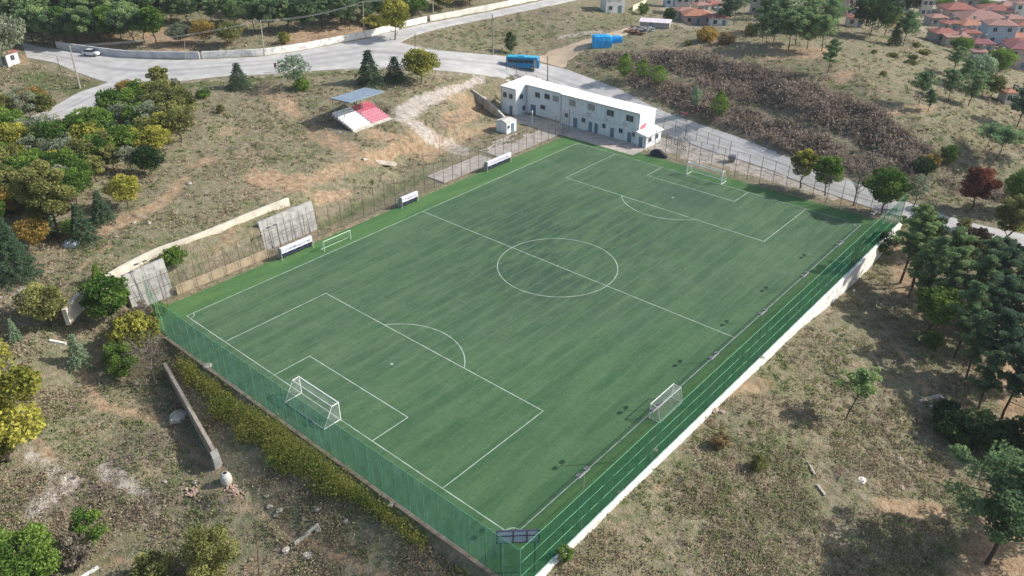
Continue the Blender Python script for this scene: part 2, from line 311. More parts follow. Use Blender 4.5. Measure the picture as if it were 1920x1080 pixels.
SIDE = [((208,152),(262,156)),((190,160),(236,174)),((150,172),(196,192)),((122,188),(168,206)),((92,206),(120,220)),((50,222),(66,232)),((0,232),(0,244)),((-60,246),(-60,258))]
TRACK = [((1000,110),(1056,127)),((1030,97),(1070,108)),((1072,82),(1102,91)),((1112,70),(1135,77)),((1160,56),(1180,63)),((1215,45),(1235,51)),((1240,40),(1262,44))]
FARROAD = [((1860,-8),(1840,-2)),((1890,2),(1870,8)),((1920,14),(1900,20)),((1960,28),(1940,36))]
def resample(pairs, n):
    out = []
    for (a, b), (c, d) in zip(pairs, pairs[1:]):
        for k in range(n): t = k/n; out.append(((a[0]+(c[0]-a[0])*t, a[1]+(c[1]-a[1])*t), (b[0]+(d[0]-b[0])*t, b[1]+(d[1]-b[1])*t)))
    out.append(pairs[-1]); return out
def smooth_rows(A, it):
    for _ in range(it): B = A.copy(); B[1:-1] = (A[:-2]+A[1:-1]*2+A[2:])/4; A = B
    return A
NOV = np.zeros(MX.shape)      # where nothing grows
def strip(name, pairs, m, lift, n=6, cols=24, sink=.25, label=None, rough=0.0):
    P = resample(pairs, n); A = np.array([at(*p[0]) for p in P]); B = np.array([at(*p[1]) for p in P])
    A = smooth_rows(A, 3); B = smooth_rows(B, 3)
    if rough:
        j = (vnoise(np.arange(len(A))*1.7, A[:, 1]*0, 1.0)-.5)[:, None]*rough; A = A+(A-B)/np.linalg.norm(A-B, axis=1)[:, None]*j; B = B-(A-B)/np.linalg.norm(A-B, axis=1)[:, None]*j
    mb = MB(); W_ = np.zeros((len(P), cols+1, 3))
    for i in range(len(P)):
        for c in range(cols+1): W_[i, c] = A[i]+(B[i]-A[i])*c/cols
    W_[:, :, 2] = grid_eval(HZ, W_[:, :, 0], W_[:, :, 1])
    for i in range(len(P)-1):     # mark grid nodes under the strip
        for q0, q1, q2 in ((A[i], B[i], B[i+1]), (A[i], B[i+1], A[i+1])):
            x0, x1 = min(q0[0], q1[0], q2[0])-1, max(q0[0], q1[0], q2[0])+1; y0, y1 = min(q0[1], q1[1], q2[1])-1, max(q0[1], q1[1], q2[1])+1
            i0, i1 = np.searchsorted(GX, [x0, x1]); j0, j1 = np.searchsorted(GY, [y0, y1])
            if i1 <= i0 or j1 <= j0: continue
            X = MX[j0:j1, i0:i1]; Y = MY[j0:j1, i0:i1]; ins = np.ones(X.shape, bool); sg = None
            for a, b in ((q0, q1), (q1, q2), (q2, q0)):
                cr = (b[0]-a[0])*(Y-a[1])-(b[1]-a[1])*(X-a[0]); L = math.hypot(b[0]-a[0], b[1]-a[1])+1e-9
                area = (q1[0]-q0[0])*(q2[1]-q0[1])-(q1[1]-q0[1])*(q2[0]-q0[0]); ins &= (cr*np.sign(area)/L > -.35)
            NOV[j0:j1, i0:i1] = np.maximum(NOV[j0:j1, i0:i1], ins*1.0)
    return name, W_, m, lift, label
m = bpy.data.materials
def roadmat(name, a, b, dark, spec=.2):
    m = mat(name, a, .85, b, .35, .15, 0, spec, 8); n = m.node_tree; bs = n.nodes['Principled BSDF']
    cr = [q for q in n.nodes if q.type == 'VALTORGB'][0]; tc = [q for q in n.nodes if q.type == 'TEX_COORD'][0]
    n2 = n.nodes.new('ShaderNodeTexNoise'); n2.inputs['Scale'].default_value = 14; n2.inputs['Detail'].default_value = 4
    n.links.new(tc.outputs['Object'], n2.inputs['Vector'])
    uv = n.nodes.new('ShaderNodeAttribute'); uv.attribute_name = 'tint'
    wv = n.nodes.new('ShaderNodeMapRange'); wv.inputs[1].default_value = .35; wv.inputs[2].default_value = .65; wv.inputs[3].default_value = .86; wv.inputs[4].default_value = 1.08
    n.links.new(n2.outputs['Fac'], wv.inputs[0])
    mx = n.nodes.new('ShaderNodeMix'); mx.data_type = 'RGBA'; mx.blend_type = 'MULTIPLY'; mx.inputs[0].default_value = 1
    n.links.new(cr.outputs[0], mx.inputs[6]); n.links.new(wv.outputs[0], mx.inputs[7])
    m2 = n.nodes.new('ShaderNodeMix'); m2.data_type = 'RGBA'; m2.inputs[7].default_value = tuple(dark)+(1,)
    n.links.new(uv.outputs['Fac'], m2.inputs[0]); n.links.new(mx.outputs[2], m2.inputs[6]); n.links.new(m2.outputs[2], bs.inputs['Base Color']); return m
M_road = roadmat('worn_asphalt', (.50,.485,.47), (.39,.38,.37), (.22,.22,.23))
M_track = roadmat('dirt_track', (.50,.40,.29), (.40,.31,.22), (.28,.24,.17))
STR = [strip('road', ROAD, M_road, .03), strip('road', BRANCH, M_road, .045), strip('road', SIDE, M_road, .05), strip('dirt_track', TRACK, M_track, .02, rough=1.2), strip('road', FARROAD, M_road, .03)]
def add_strips():
    for name, W_, m, lift, label in STR:
        mb = MB(); n0, n1 = W_.shape[:2]
        # worn wheel lines run along the road
        for i in range(n0):
            for c in range(n1):
                u = c/(n1-1); wear = .0
                if name == 'road': wear = .8*math.exp(-((u-.48)/.05)**2)*(.35+.65*float(vnoise(i*1.0, 3.0, 7)))+.5*math.exp(-((u-.28)/.05)**2)*float(vnoise(i*1.0, 9.0, 9))+.45*math.exp(-((u-.7)/.06)**2)*float(vnoise(i*1.0, 19.0, 9))
                mb.v.append((W_[i,c,0], W_[i,c,1], W_[i,c,2]+lift)); mb.t.append(wear)
        for i in range(n0-1):
            for c in range(n1-1): k = i*n1+c; mb.f.append((k, k+n1, k+n1+1, k+1))
        # sloping shoulders so the sheet never ends in mid-air
        for c0, c1 in ((0, 1), (n1-1, n1-2)):
            base = len(mb.v)
            for i in range(n0):
                a = W_[i,c0]; d = a-W_[i,c1]; d[2] = 0; d = d/np.linalg.norm(d); mb.v.append((a[0]+d[0]*.55, a[1]+d[1]*.55, a[2]+lift-.55)); mb.t.append(.0)
            for i in range(n0-1):
                q = (i*n1+c0, (i+1)*n1+c0, base+i+1, base+i); mb.f.append(q if c0 else q[::-1])
        o = mb.build(name, m); tag(o, None, None, None, 'structure')
# ------------------------------------------------------------------ terrain mesh
inpad = pad_w(MX, MY); yard = np.maximum.reduce([rect_w(MX, MY, -57, -14, 46, 59, 1), rect_w(MX, MY, -66, -59, 9, 20, .5), rect_w(MX, MY, -48, -44, 38.5, 42.5, .3), rect_w(MX, MY, -42, -35, 11, 26.5, .3)])
NOVg = np.maximum.reduce([NOV, inpad, yard])
d0 = np.hypot(MX-CP[0], MY-CP[1])
rough = (vnoise(MX, MY, 6.3)-.5)*.55+(vnoise(MX, MY, 2.4)-.5)*.35+(vnoise(MX, MY, 1.2)-.5)*.16
rough += ZN['brush']*((vnoise(MX+9, MY, 7.0)-.5)*2.2+(vnoise(MX+9, MY, 3.1)-.5)*1.1+(vnoise(MX, MY+5, 1.5)-.4)*.5)*sst(d0/120)
nb = NOVg.copy()
for _ in range(3):
    q = nb.copy(); q[1:-1, 1:-1] = (nb[:-2,1:-1]+nb[2:,1:-1]+nb[1:-1,:-2]+nb[1:-1,2:]+nb[1:-1,1:-1]*2)/6; nb = np.maximum(q, NOVg)
rmask = 1-nb
edge = np.clip(NOV, 0, 1)
TZ = HZ+rough*rmask-edge*.06
TZ = np.where(inpad > .97, -0.10, TZ)
ny, nx = MX.shape
me = bpy.data.meshes.new('ground')
V = np.stack([MX, MY, TZ], -1).reshape(-1, 3).astype(np.float32)
I = np.arange(nx*ny).reshape(ny, nx); Q = np.stack([I[:-1,:-1], I[:-1,1:], I[1:,1:], I[1:,:-1]], -1).reshape(-1, 4)
me.vertices.add(len(V)); me.vertices.foreach_set('co', V.ravel()); me.loops.add(Q.size); me.loops.foreach_set('vertex_index', Q.ravel().astype(np.int32))
me.polygons.add(len(Q)); me.polygons.foreach_set('loop_start', np.arange(0, Q.size, 4, dtype=np.int32)); me.polygons.foreach_set('loop_total', np.full(len(Q), 4, dtype=np.int32))
me.polygons.foreach_set('use_smooth', np.ones(len(Q), bool)); me.update(calc_edges=True)
for k in ZN:
    a = me.attributes.new(k, 'FLOAT', 'POINT'); a.data.foreach_set('value', ZN[k].ravel().astype(np.float32))
def groundmat():
    m = bpy.data.materials.new('rough_ground'); m.use_nodes = True; n = m.node_tree; L = n.links; b = n.nodes['Principled BSDF']
    b.inputs['Roughness'].default_value = .95; b.inputs['Specular IOR Level'].default_value = .1
    tc = n.nodes.new('ShaderNodeTexCoord')
    def noise(s, d=6, off=0):
        q = n.nodes.new('ShaderNodeTexNoise'); q.inputs['Scale'].default_value = s; q.inputs['Detail'].default_value = d; q.inputs['Roughness'].default_value = .65
        mp = n.nodes.new('ShaderNodeMapping'); mp.inputs['Location'].default_value = (off, off*.7, 0); L.new(tc.outputs['Object'], mp.inputs[0]); L.new(mp.outputs[0], q.inputs['Vector']); return q.outputs['Fac']
    def ramp(f, stops):
        r = n.nodes.new('ShaderNodeValToRGB'); e = r.color_ramp.elements
        while len(e) < len(stops): e.new(.5)
        for q, (p, c) in zip(e, stops): q.position = p; q.color = tuple(c)+(1,)
        L.new(f, r.inputs[0]); return r.outputs[0]
    def mix(f, a, c):
        x = n.nodes.new('ShaderNodeMix'); x.data_type = 'RGBA'; L.new(f, x.inputs[0]); L.new(a, x.inputs[6]); L.new(c, x.inputs[7]); return x.outputs[2]
    big = noise(.14, 9); fine = noise(1.1, 8, 5); tiny = noise(4.5, 5, 9)
    base = ramp(big, [(.30,(.27,.20,.145)),(.42,(.235,.190,.12)),(.50,(.165,.180,.095)),(.58,(.25,.20,.13)),(.72,(.33,.255,.17))])
    spots = ramp(fine, [(.36,(.095,.105,.055)),(.46,(.19,.18,.11)),(.54,(.265,.225,.16)),(.66,(.38,.32,.24))])
    col = mix_c = n.nodes.new('ShaderNodeMix'); mix_c.data_type = 'RGBA'; mix_c.inputs[0].default_value = .55; L.new(base, mix_c.inputs[6]); L.new(spots, mix_c.inputs[7]); col = mix_c.outputs[2]
    def zone_f(name, sc, off, amt=.55):
        a = n.nodes.new('ShaderNodeAttribute'); a.attribute_name = name
        q = noise(sc, 7, off); s = n.nodes.new('ShaderNodeMath'); s.operation = 'SUBTRACT'; s.inputs[1].default_value = .5; L.new(q, s.inputs[0])
        m1 = n.nodes.new('ShaderNodeMath'); m1.operation = 'MULTIPLY_ADD'; m1.inputs[1].default_value = 2.4; L.new(s.outputs[0], m1.inputs[0]); L.new(a.outputs['Fac'], m1.inputs[2])
        r = n.nodes.new('ShaderNodeMapRange'); r.interpolation_type = 'SMOOTHSTEP'; r.inputs[1].default_value = amt-.36; r.inputs[2].default_value = amt+.42; L.new(m1.outputs[0], r.inputs[0]); return r.outputs[0]
    col = mix(zone_f('soil', .5, 21), col, ramp(fine, [(.35,(.25,.165,.10)),(.5,(.36,.25,.16)),(.65,(.46,.34,.225))]))
    col = mix(zone_f('grass', .45, 33), col, ramp(fine, [(.35,(.075,.095,.038)),(.5,(.125,.145,.06)),(.68,(.19,.19,.095))]))
    col = mix(zone_f('brush', .6, 45, .5), col, ramp(fine, [(.36,(.10,.082,.068)),(.48,(.16,.128,.105)),(.58,(.20,.160,.125)),(.7,(.27,.21,.16))]))
    col = mix(zone_f('gravel', .7, 57), col, ramp(fine, [(.35,(.32,.27,.23)),(.52,(.46,.41,.36)),(.65,(.56,.52,.47))]))
    mr = n.nodes.new('ShaderNodeMapRange'); mr.inputs[1].default_value = .35; mr.inputs[2].default_value = .65; mr.inputs[3].default_value = .76; mr.inputs[4].default_value = 1.2; L.new(tiny, mr.inputs[0])
    mu = n.nodes.new('ShaderNodeMix'); mu.data_type = 'RGBA'; mu.blend_type = 'MULTIPLY'; mu.inputs[0].default_value = 1; L.new(col, mu.inputs[6]); L.new(mr.outputs[0], mu.inputs[7])
    L.new(mu.outputs[2], b.inputs['Base Color'])
    ad = n.nodes.new('ShaderNodeMath'); ad.operation = 'ADD'; L.new(fine, ad.inputs[0]); L.new(tiny, ad.inputs[1])
    bp = n.nodes.new('ShaderNodeBump'); bp.inputs['Strength'].default_value = .7; bp.inputs['Distance'].default_value = .35; L.new(ad.outputs[0], bp.inputs['Height']); L.new(bp.outputs[0], b.inputs['Normal'])
    return m
me.materials.append(groundmat())
g = link('ground', me); tag(g, None, None, None, 'structure')
add_strips()
def gz(x, y): return float(grid_eval(TZ, x, y))
def ground(px, py): p = at(px, py); return Vector((p.x, p.y, gz(p.x, p.y)))

# ------------------------------------------------------------------ the pitch
HL, HWd = 44.5, 29.65
TX0, TX1, TY0, TY1 = -34.2, 34.0, -48.75, 48.3
def turfmat():
    m = bpy.data.materials.new('artificial_turf'); m.use_nodes = True; n = m.node_tree; L = n.links; b = n.nodes['Principled BSDF']
    b.inputs['Roughness'].default_value = .8; b.inputs['Specular IOR Level'].default_value = .15
    tc = n.nodes.new('ShaderNodeTexCoord'); sx = n.nodes.new('ShaderNodeSeparateXYZ'); L.new(tc.outputs['Object'], sx.inputs[0])
    def noise(scale, vec=(1,1,1), d=6, rough=.6):
        mp = n.nodes.new('ShaderNodeMapping'); mp.inputs['Scale'].default_value = vec; L.new(tc.outputs['Object'], mp.inputs[0])
        q = n.nodes.new('ShaderNodeTexNoise'); q.inputs['Scale'].default_value = scale; q.inputs['Detail'].default_value = d; q.inputs['Roughness'].default_value = rough; L.new(mp.outputs[0], q.inputs['Vector']); return q.outputs['Fac']
    def math_(op, a, c, c2=None):
        q = n.nodes.new('ShaderNodeMath'); q.operation = op
        for i, v in enumerate((a, c, c2)):
            if v is None: continue
            if isinstance(v, (int, float)): q.inputs[i].default_value = v
            else: L.new(v, q.inputs[i])
        return q.outputs[0]
    def rng_(f, a, c, d=0, e=1):
        q = n.nodes.new('ShaderNodeMapRange'); q.interpolation_type = 'SMOOTHSTEP'
        for i, v in enumerate((a, c, d, e)): q.inputs[1+i].default_value = v
        L.new(f, q.inputs[0]); return q.outputs[0]
    def mix(f, a, c, bt='MIX'):
        x = n.nodes.new('ShaderNodeMix'); x.data_type = 'RGBA'; x.blend_type = bt
        for s_, v in ((0, f), (6, a), (7, c)):
            if isinstance(v, tuple): x.inputs[s_].default_value = v+(1,)
            elif isinstance(v, (int, float)): x.inputs[s_].default_value = v
            else: L.new(v, x.inputs[s_])
        return x.outputs[2]
    X, Y = sx.outputs[0], sx.outputs[1]
    worn = math_('MULTIPLY', rng_(X, -HWd-.5, -HWd+.8), math_('MULTIPLY', rng_(X, HWd-.3, HWd+.8, 1, 0), rng_(Y, HL-.4, HL+.7, 1, 0)))
    big = noise(.055, (1,.8,1), 7); streak = noise(.42, (1,.16,1), 7, .62); streak2 = noise(.9, (.8,.2,1), 8, .68); fine = noise(3.2, (1,.6,1), 6, .75); cross = noise(.35, (.3,1,1), 5)
    play = mix(rng_(streak, .36, .64), (.050,.103,.053), (.078,.138,.070))
    play = mix(math_('MULTIPLY', rng_(streak2, .42, .66), .55), play, (.098,.148,.088))
    # dark rubber crumb swept together in the middle of the pitch
    dx = math_('DIVIDE', math_('ADD', X, 4.0), 24.0); dy = math_('DIVIDE', math_('SUBTRACT', Y, 6.0), 27.0)
    dist = math_('SQRT', math_('ADD', math_('MULTIPLY', dx, dx), math_('MULTIPLY', dy, dy)), 0)
    mid = math_('MULTIPLY', rng_(dist, .2, 1.3, 1, 0), rng_(math_('ADD', big, math_('MULTIPLY', math_('SUBTRACT', streak2, .5), 1.6)), .34, .68))
    play = mix(math_('MULTIPLY', mid, .92), play, (.036,.068,.048))
    play = mix(math_('MULTIPLY', rng_(cross, .52, .75), .22), play, (.13,.175,.11))
    med = noise(.55, (1,.55,1), 9, .78)
    play = mix(math_('MULTIPLY', rng_(med, .50, .68), .45), play, (.038,.078,.044)); play = mix(math_('MULTIPLY', rng_(med, .50, .34), .35), play, (.125,.180,.115))
    wv = n.nodes.new('ShaderNodeTexWave'); wv.bands_direction = 'X'; wv.inputs['Scale'].default_value = .155; wv.inputs['Distortion'].default_value = .8; wv.inputs['Detail'].default_value = 5; wv.inputs['Detail Scale'].default_value = 2.0
    mpw = n.nodes.new('ShaderNodeMapping'); mpw.inputs['Scale'].default_value = (1,.05,1); L.new(tc.outputs['Object'], mpw.inputs[0]); L.new(mpw.outputs[0], wv.inputs[0])
    play = mix(math_('MULTIPLY', rng_(wv.outputs['Fac'], .90, .995), .30), play, (.135,.19,.125))
    gx = math_('DIVIDE', math_('SUBTRACT', X, 2.0), 11.0); gy = math_('DIVIDE', math_('SUBTRACT', Y, 36.0), 6.5)
    gd = math_('SQRT', math_('ADD', math_('MULTIPLY', gx, gx), math_('MULTIPLY', gy, gy)), 0)
    play = mix(math_('MULTIPLY', rng_(gd, .3, 1.1, 1, 0), math_('MULTIPLY', rng_(big, .3, .6), .75)), play, (.052,.086,.066))
    # the near and right-hand parts are less worn and greener
    nr = rng_(math_('ADD', X, math_('MULTIPLY', Y, -.5)), 10, 46)
    play = mix(math_('MULTIPLY', nr, .6), play, mix(rng_(streak, .35, .65), (.038,.102,.042), (.060,.132,.055)))
    marg = mix(rng_(streak, .35, .65), (.060,.140,.050), (.092,.180,.062))
    marg = mix(math_('MULTIPLY', rng_(streak2, .5, .7), .5), marg, (.058,.112,.052))
    col = mix(math_('MULTIPLY', worn, rng_(math_('ADD', fine, 1.0), 0, 1, .9, .95)), marg, play)
    col = mix(1.0, col, rngcol(n, L, fine, .78, 1.22), 'MULTIPLY')
    L.new(col, b.inputs['Base Color'])
    bp = n.nodes.new('ShaderNodeBump'); bp.inputs['Strength'].default_value = .25; bp.inputs['Distance'].default_value = .05; L.new(fine, bp.inputs['Height']); L.new(bp.outputs[0], b.inputs['Normal'])
    return m
def rngcol(n, L, f, a, c):
    q = n.nodes.new('ShaderNodeMapRange'); q.inputs[1].default_value = .3; q.inputs[2].default_value = .7; q.inputs[3].default_value = a; q.inputs[4].default_value = c; L.new(f, q.inputs[0]); return q.outputs[0]
mb = MB(); mb.box(TX0, TX1, TY0, TY1, -.09, 0.0); tag(mb.build('artificial_pitch', turfmat()), None, None, None, 'structure')
mb = MB(); LZ = .006; LW = .12
def qd(x0, y0, x1, y1): mb.face([(x0,y0,LZ),(x1,y0,LZ),(x1,y1,LZ),(x0,y1,LZ)])
def hline(x0, x1, y, w=LW): qd(x0, y-w/2, x1, y+w/2)
def vline(x, y0, y1, w=LW): qd(x-w/2, y0, x+w/2, y1)
def arc(cx, cy, r, a0, a1, n=48, w=LW):
    for k in range(n):
        a, b = a0+(a1-a0)*k/n, a0+(a1-a0)*(k+1)/n
        mb.face([(cx+(r-w/2)*math.cos(a), cy+(r-w/2)*math.sin(a), LZ), (cx+(r+w/2)*math.cos(a), cy+(r+w/2)*math.sin(a), LZ), (cx+(r+w/2)*math.cos(b), cy+(r+w/2)*math.sin(b), LZ), (cx+(r-w/2)*math.cos(b), cy+(r-w/2)*math.sin(b), LZ)])
e = LW/2
hline(-HWd-e, HWd+e, -HL); hline(-HWd-e, HWd+e, HL); vline(-HWd, -HL+e, HL-e); vline(HWd, -HL+e, HL-e); hline(-HWd+e, HWd-e, 0)
for s in (-1, 1):
    y = s*HL; i = -s
    for w_, d_ in ((20.1, 16.3), (9.16, 5.3)):
        for sx_ in (-1, 1): vline(sx_*w_, min(y+i*e, y+i*(d_-e)), max(y+i*e, y+i*(d_-e)), LW)
        hline(-w_-e, w_+e, y+i*d_)
    a = math.acos((16.3-11+e)/9.15); c0 = math.pi/2 if i > 0 else -math.pi/2
    arc(0, y+i*11, 9.15, c0-a, c0+a, 24); arc(0, y+i*11, .11, 0, 2*math.pi, 12, .2)
    for sx_ in (-1, 1):
        q = math.atan2(i, -sx_); arc(sx_*HWd, y, 1.0, q-math.pi/4, q+math.pi/4, 6, .1)
arc(0, 0, 9.15, 0, 2*math.pi, 72); arc(0, 0, .12, 0, 2*math.pi, 12, .2)
tag(mb.build('pitch_markings', mat('line_paint', (.40,.47,.41), .8, (.20,.28,.21), .8, 0, 0, .2, 6, .3, .6)), None, None, None, 'structure')

# ------------------------------------------------------------------ fences round the pitch
def fence_run(root, p0, p1, z, h, step, rails, net, rm, pr_=.05, rr=.035, wave=0.0, pm=None):
    p0 = Vector(p0); p1 = Vector(p1); d = p1-p0; L = d.length; u = d/L; nn = Vector((-u.y, u.x)); n = max(1, int(round(L/step)))
    for k in range(n+1):
        q = p0+u*(L*k/n); zz = z if not callable(z) else z(q.x, q.y)
        b = MB(); b.tube((q.x, q.y, zz-.4), (q.x, q.y, zz+h+random.uniform(-.03, .03)), pr_, pr_, 6); b.build('post', pm or rm, root)
    for f in rails:
        b = MB(); pts = [(p0+u*(L*k/n)) for k in range(n+1)]
        b.path([(q.x, q.y, (z if not callable(z) else z(q.x, q.y))+h*f+random.uniform(-.025, .025)) for q in pts], rr, 5)
        b.build('rail', rm, root)
    if net:
        b = MB(); m_ = max(2, int(L/.5)); rows = 8; base = len(b.v)
        for k in range(m_+1):
            q = p0+u*(L*k/m_); zz = z if not callable(z) else z(q.x, q.y)
            for r_ in range(rows+1):
                o_ = wave*(float(vnoise(k*.55, r_*.5, 1))-.5)*(1 if 0 < r_ < rows else .2); w_ = q+nn*o_
                b.v.append((w_.x, w_.y, zz+.05+(h-.08)*r_/rows)); b.t.append(.5)
        for k in range(m_):
            for r_ in range(rows): i = k*(rows+1)+r_; b.f.append((i, i+rows+1, i+rows+2, i+1))
        b.build('net', net, root)
N_near = netmat('teal_net', (.032,.135,.102), .52, .10, (.10,.24,.20)); N_right = netmat('green_net', (.012,.090,.055), .46, .10, (.022,.13,.078))
N_mesh = netmat('chain_link', (.22,.21,.19), .15, .04)
M_rail_pale = mat('pale_green_rail', (.20,.46,.29), .6, (.11,.32,.18), 3)
f1 = thing('perimeter_fence', 'tall fence hung with teal green net behind the nearest goal', 'fence', (0,-48.95,0)); f1.location = (0,0,0)
fence_run(f1, (34.3,-48.95), (-26.3,-48.95), -.05, 5.4, 2.05, (0.0, 1.0), N_near, M_rail_pale, .032, .022, .45)
f2 = thing('perimeter_fence', 'tall dark green netted fence on the white wall along the right touchline', 'fence', (0,0,0))
fence_run(f2, (34.3,-48.95), (34.3,49.4), .1, 5.3, 2.05, (.03, .36, .68, 1.0), N_right, M_rail_pale, .020, .026, .15, mat('dark_green_post', (.05,.16,.10), .6, (.03,.11,.07), 3))
f3 = thing('perimeter_fence', 'brown chain link fence along the far left touchline', 'fence', (0,0,0))
fence_run(f3, (-35.5,-46.5), (-35.5,49.2), 0, 4.8, 2.4, (.02, .5, 1.0), N_mesh, mat('brown_post', (.15,.12,.10), .7), .042, .018)
f4 = thing('perimeter_fence', 'grey chain link fence behind the far goal beside the road', 'fence', (0,0,0))
fence_run(f4, (-16.5,49.4), (34.3,49.4), 0, 5.1, 2.5, (.02, .5, 1.0), N_mesh, mat('grey_post', (.19,.17,.15), .7), .05, .024)
f5 = thing('perimeter_fence', 'short bare wire fence at the near left corner of the pitch', 'fence', (0,0,0))
fence_run(f5, (-26.4,-48.95), (-35.4,-46.7), -.05, 5.2, 2.4, (.5, 1.0), N_mesh, M_green, .035, .02)
# roadside fence behind the building
rp = [ground(958, 140), ground(1003, 150), ground(1060, 166), ground(1120, 196), ground(1180, 226)]
f6 = thing('roadside_fence', 'wire fence with thin dark posts beside the road behind the white building', 'fence', (0,0,0))
A_ = [Vector((-64,61)), Vector((-40,62.5)), Vector((-16.5,61.5)), Vector((-2,58.5))]
for a_, c_ in zip(A_, A_[1:]): fence_run(f6, a_, c_, gz, 2.6, 3.0, (.5, 1.0), N_mesh, M_dark, .05, .02)

# ------------------------------------------------------------------ walls
def wall_line(name, pts, th, top, bot, m, label, cat='wall', base=None):
    """pts: world xy list, top/bot heights per point"""
    b = MB()
    for k in range(len(pts)-1):
        a, c = Vector(pts[k]), Vector(pts[k+1]); d = (c-a).normalized(); n_ = Vector((-d.y, d.x))*th/2
        lo = [(a-n_), (c-n_), (c+n_), (a+n_)]; zt = [top[k], top[k+1], top[k+1], top[k]]; zb = [bot[k], bot[k+1], bot[k+1], bot[k]]
        b.hexa([(q.x, q.y, z) for q, z in zip(lo, zb)], [(q.x, q.y, z) for q, z in zip(lo, zt)])
    o = b.build(name, m); return tag(o, label, cat)
# white retaining wall under the right fence
w1 = thing('retaining_wall', 'long white painted retaining wall along the right side of the pitch', 'wall', (0,0,0))
b = MB(); ys = np.linspace(-49.6, 49.9, 42)
for k in range(41):
    z0 = min(gz(36.2, ys[k]), gz(35.2, ys[k]))-.6; z1 = min(gz(36.2, ys[k+1]), gz(35.2, ys[k+1]))-.6
    b.hexa([(34.05,ys[k],z0),(34.72,ys[k],z0),(34.72,ys[k+1],z1),(34.05,ys[k+1],z1)], [(34.05,ys[k],-.05),(34.60,ys[k],-.05),(34.60,ys[k+1],-.05),(34.05,ys[k+1],-.05)])
b.build('wall_body', M_whitewall, w1)
b = MB(); b.box(34.12, 34.64, -49.6, 49.9, -.049, .05); b.build('coping', mat('white_coping', (.80,.79,.76), .85, (.66,.64,.60), 1), w1)
# kerb wall under the near fence
b = MB(); xs = np.linspace(-27, 34.0, 32)
for k in range(31):
    b.hexa([(xs[k],-49.35,gz(xs[k],-50.5)-.5),(xs[k+1],-49.35,gz(xs[k+1],-50.5)-.5),(xs[k+1],-48.8,-1),(xs[k],-48.8,-1)], [(xs[k],-49.25,.0),(xs[k+1],-49.25,.0),(xs[k+1],-48.8,.0),(xs[k],-48.8,.0)])
tag(b.build('kerb_wall', mat('brown_kerb', (.30,.25,.19), .9, (.17,.13,.10), .8, .3)), 'low concrete kerb wall under the teal net fence', 'wall')
# white roadside wall, seen from the road's far edge
def topwall(px, m, h, label, th=.4, n=4):
    P = []
    for (a, b_) in zip(px, px[1:]):
        for k in range(n): t = k/n; P.append(at(a[0]+(b_[0]-a[0])*t, a[1]+(b_[1]-a[1])*t))
    P.append(at(*px[-1])); A = smooth_rows(np.array(P), 2)
    z = grid_eval(HZ, A[:, 0], A[:, 1])
    return wall_line('roadside_wall', [tuple(q[:2]) for q in A], th, [v+h for v in z], [v-.8 for v in z], m, label)
topwall([(108,90),(140,95),(190,102),(240,108),(340,110),(375,110)], mat('grey_wall', (.56,.56,.58), .9, (.42,.42,.44), .6), 1.6, 'weathered grey roadside wall under the pine wood by the parked car')
topwall([(380,109),(440,106),(495,103.5),(560,94),(620,83),(690,69),(745,54),(800,41)], M_whitewall, 1.5, 'long white roadside wall running uphill below the pine wood')
topwall([(806,39),(870,27),(940,14),(1000,1),(1060,-12)], mat('cream_wall', (.80,.78,.72), .9, (.60,.57,.51), .5), 1.4, 'white wall at the top edge where the road climbs away', .4, 3)
# long curved tan wall on the left slope
px = [(122,590),(140,567),(170,545),(232,506),(300,472),(343,459),(400,437),(470,407),(541,379)]
P = [];
for (a, c) in zip(px, px[1:]):
    for k in range(3): t = k/3; P.append(un(a[0]+(c[0]-a[0])*t, a[1]+(c[1]-a[1])*t, 4.45))
P.append(un(*px[-1], 4.45)); A = smooth_rows(np.array(P), 2)
b = MB()
for k in range(len(A)-1):
    a, c = A[k], A[k+1]; d = (c-a)/np.linalg.norm(c-a); n_ = np.array([-d[1], d[0], 0])*.28
    b.hexa([tuple(a-n_-[0,0,1.6]), tuple(c-n_-[0,0,1.6]), tuple(c+n_-[0,0,1.6]), tuple(a+n_-[0,0,1.6])], [tuple(a-n_+[0,0,.75]), tuple(c-n_+[0,0,.75]), tuple(c+n_+[0,0,.75]), tuple(a+n_+[0,0,.75])])
tag(b.build('slope_wall', mat('cream_concrete', (.68,.63,.53), .9, (.50,.46,.38), .5, .3)), 'long pale cream concrete wall curving down the left slope', 'wall')
# two tall board-marked concrete slabs
def slab(y0, y1, x, h, label, posts):
    t = thing('concrete_slab_wall', label, 'wall', (x, (y0+y1)/2, 0)); hy = (y1-y0)/2
    b = MB(); b.hexa([(-.25,-hy,-.6),(.25,-hy,-.6),(.25,hy,-.6),(-.25,hy,-.6)], [(-.95,-hy,h),(-.5,-hy,h),(-.5,hy,h+.25),(-.95,hy,h+.25)]); b.build('slab', M_slab, t)
    b = MB()
    for k in range(1, posts): yy = -hy+2*hy*k/posts; b.hexa([(.2,yy-.05,-.1),(.285,yy-.05,-.1),(.285,yy+.05,-.1),(.2,yy+.05,-.1)], [(-.53,yy-.05,h),(-.465,yy-.05,h),(-.465,yy+.05,h),(-.53,yy+.05,h)])
    for f in (.33, .66): xx = .25-.75*f; b.hexa([(xx-.05,-hy,h*f),(xx+.045,-hy,h*f),(xx+.045,hy,h*f),(xx-.05,hy,h*f)], [(xx-.06,-hy,h*f+.07),(xx+.035,-hy,h*f+.07),(xx+.035,hy,h*f+.07),(xx-.06,hy,h*f+.07)])
    b.build('joint', mat('slab_joint', (.32,.31,.30), .9), t); return t
M_slab = mat('board_concrete', (.46,.45,.43), .9, (.30,.29,.28), 1.3, .4, 0, .2, 8)
slab(-26.3, -16.2, -38.0, 4.6, 'tall grey concrete retaining slab above the long white dugout', 7)
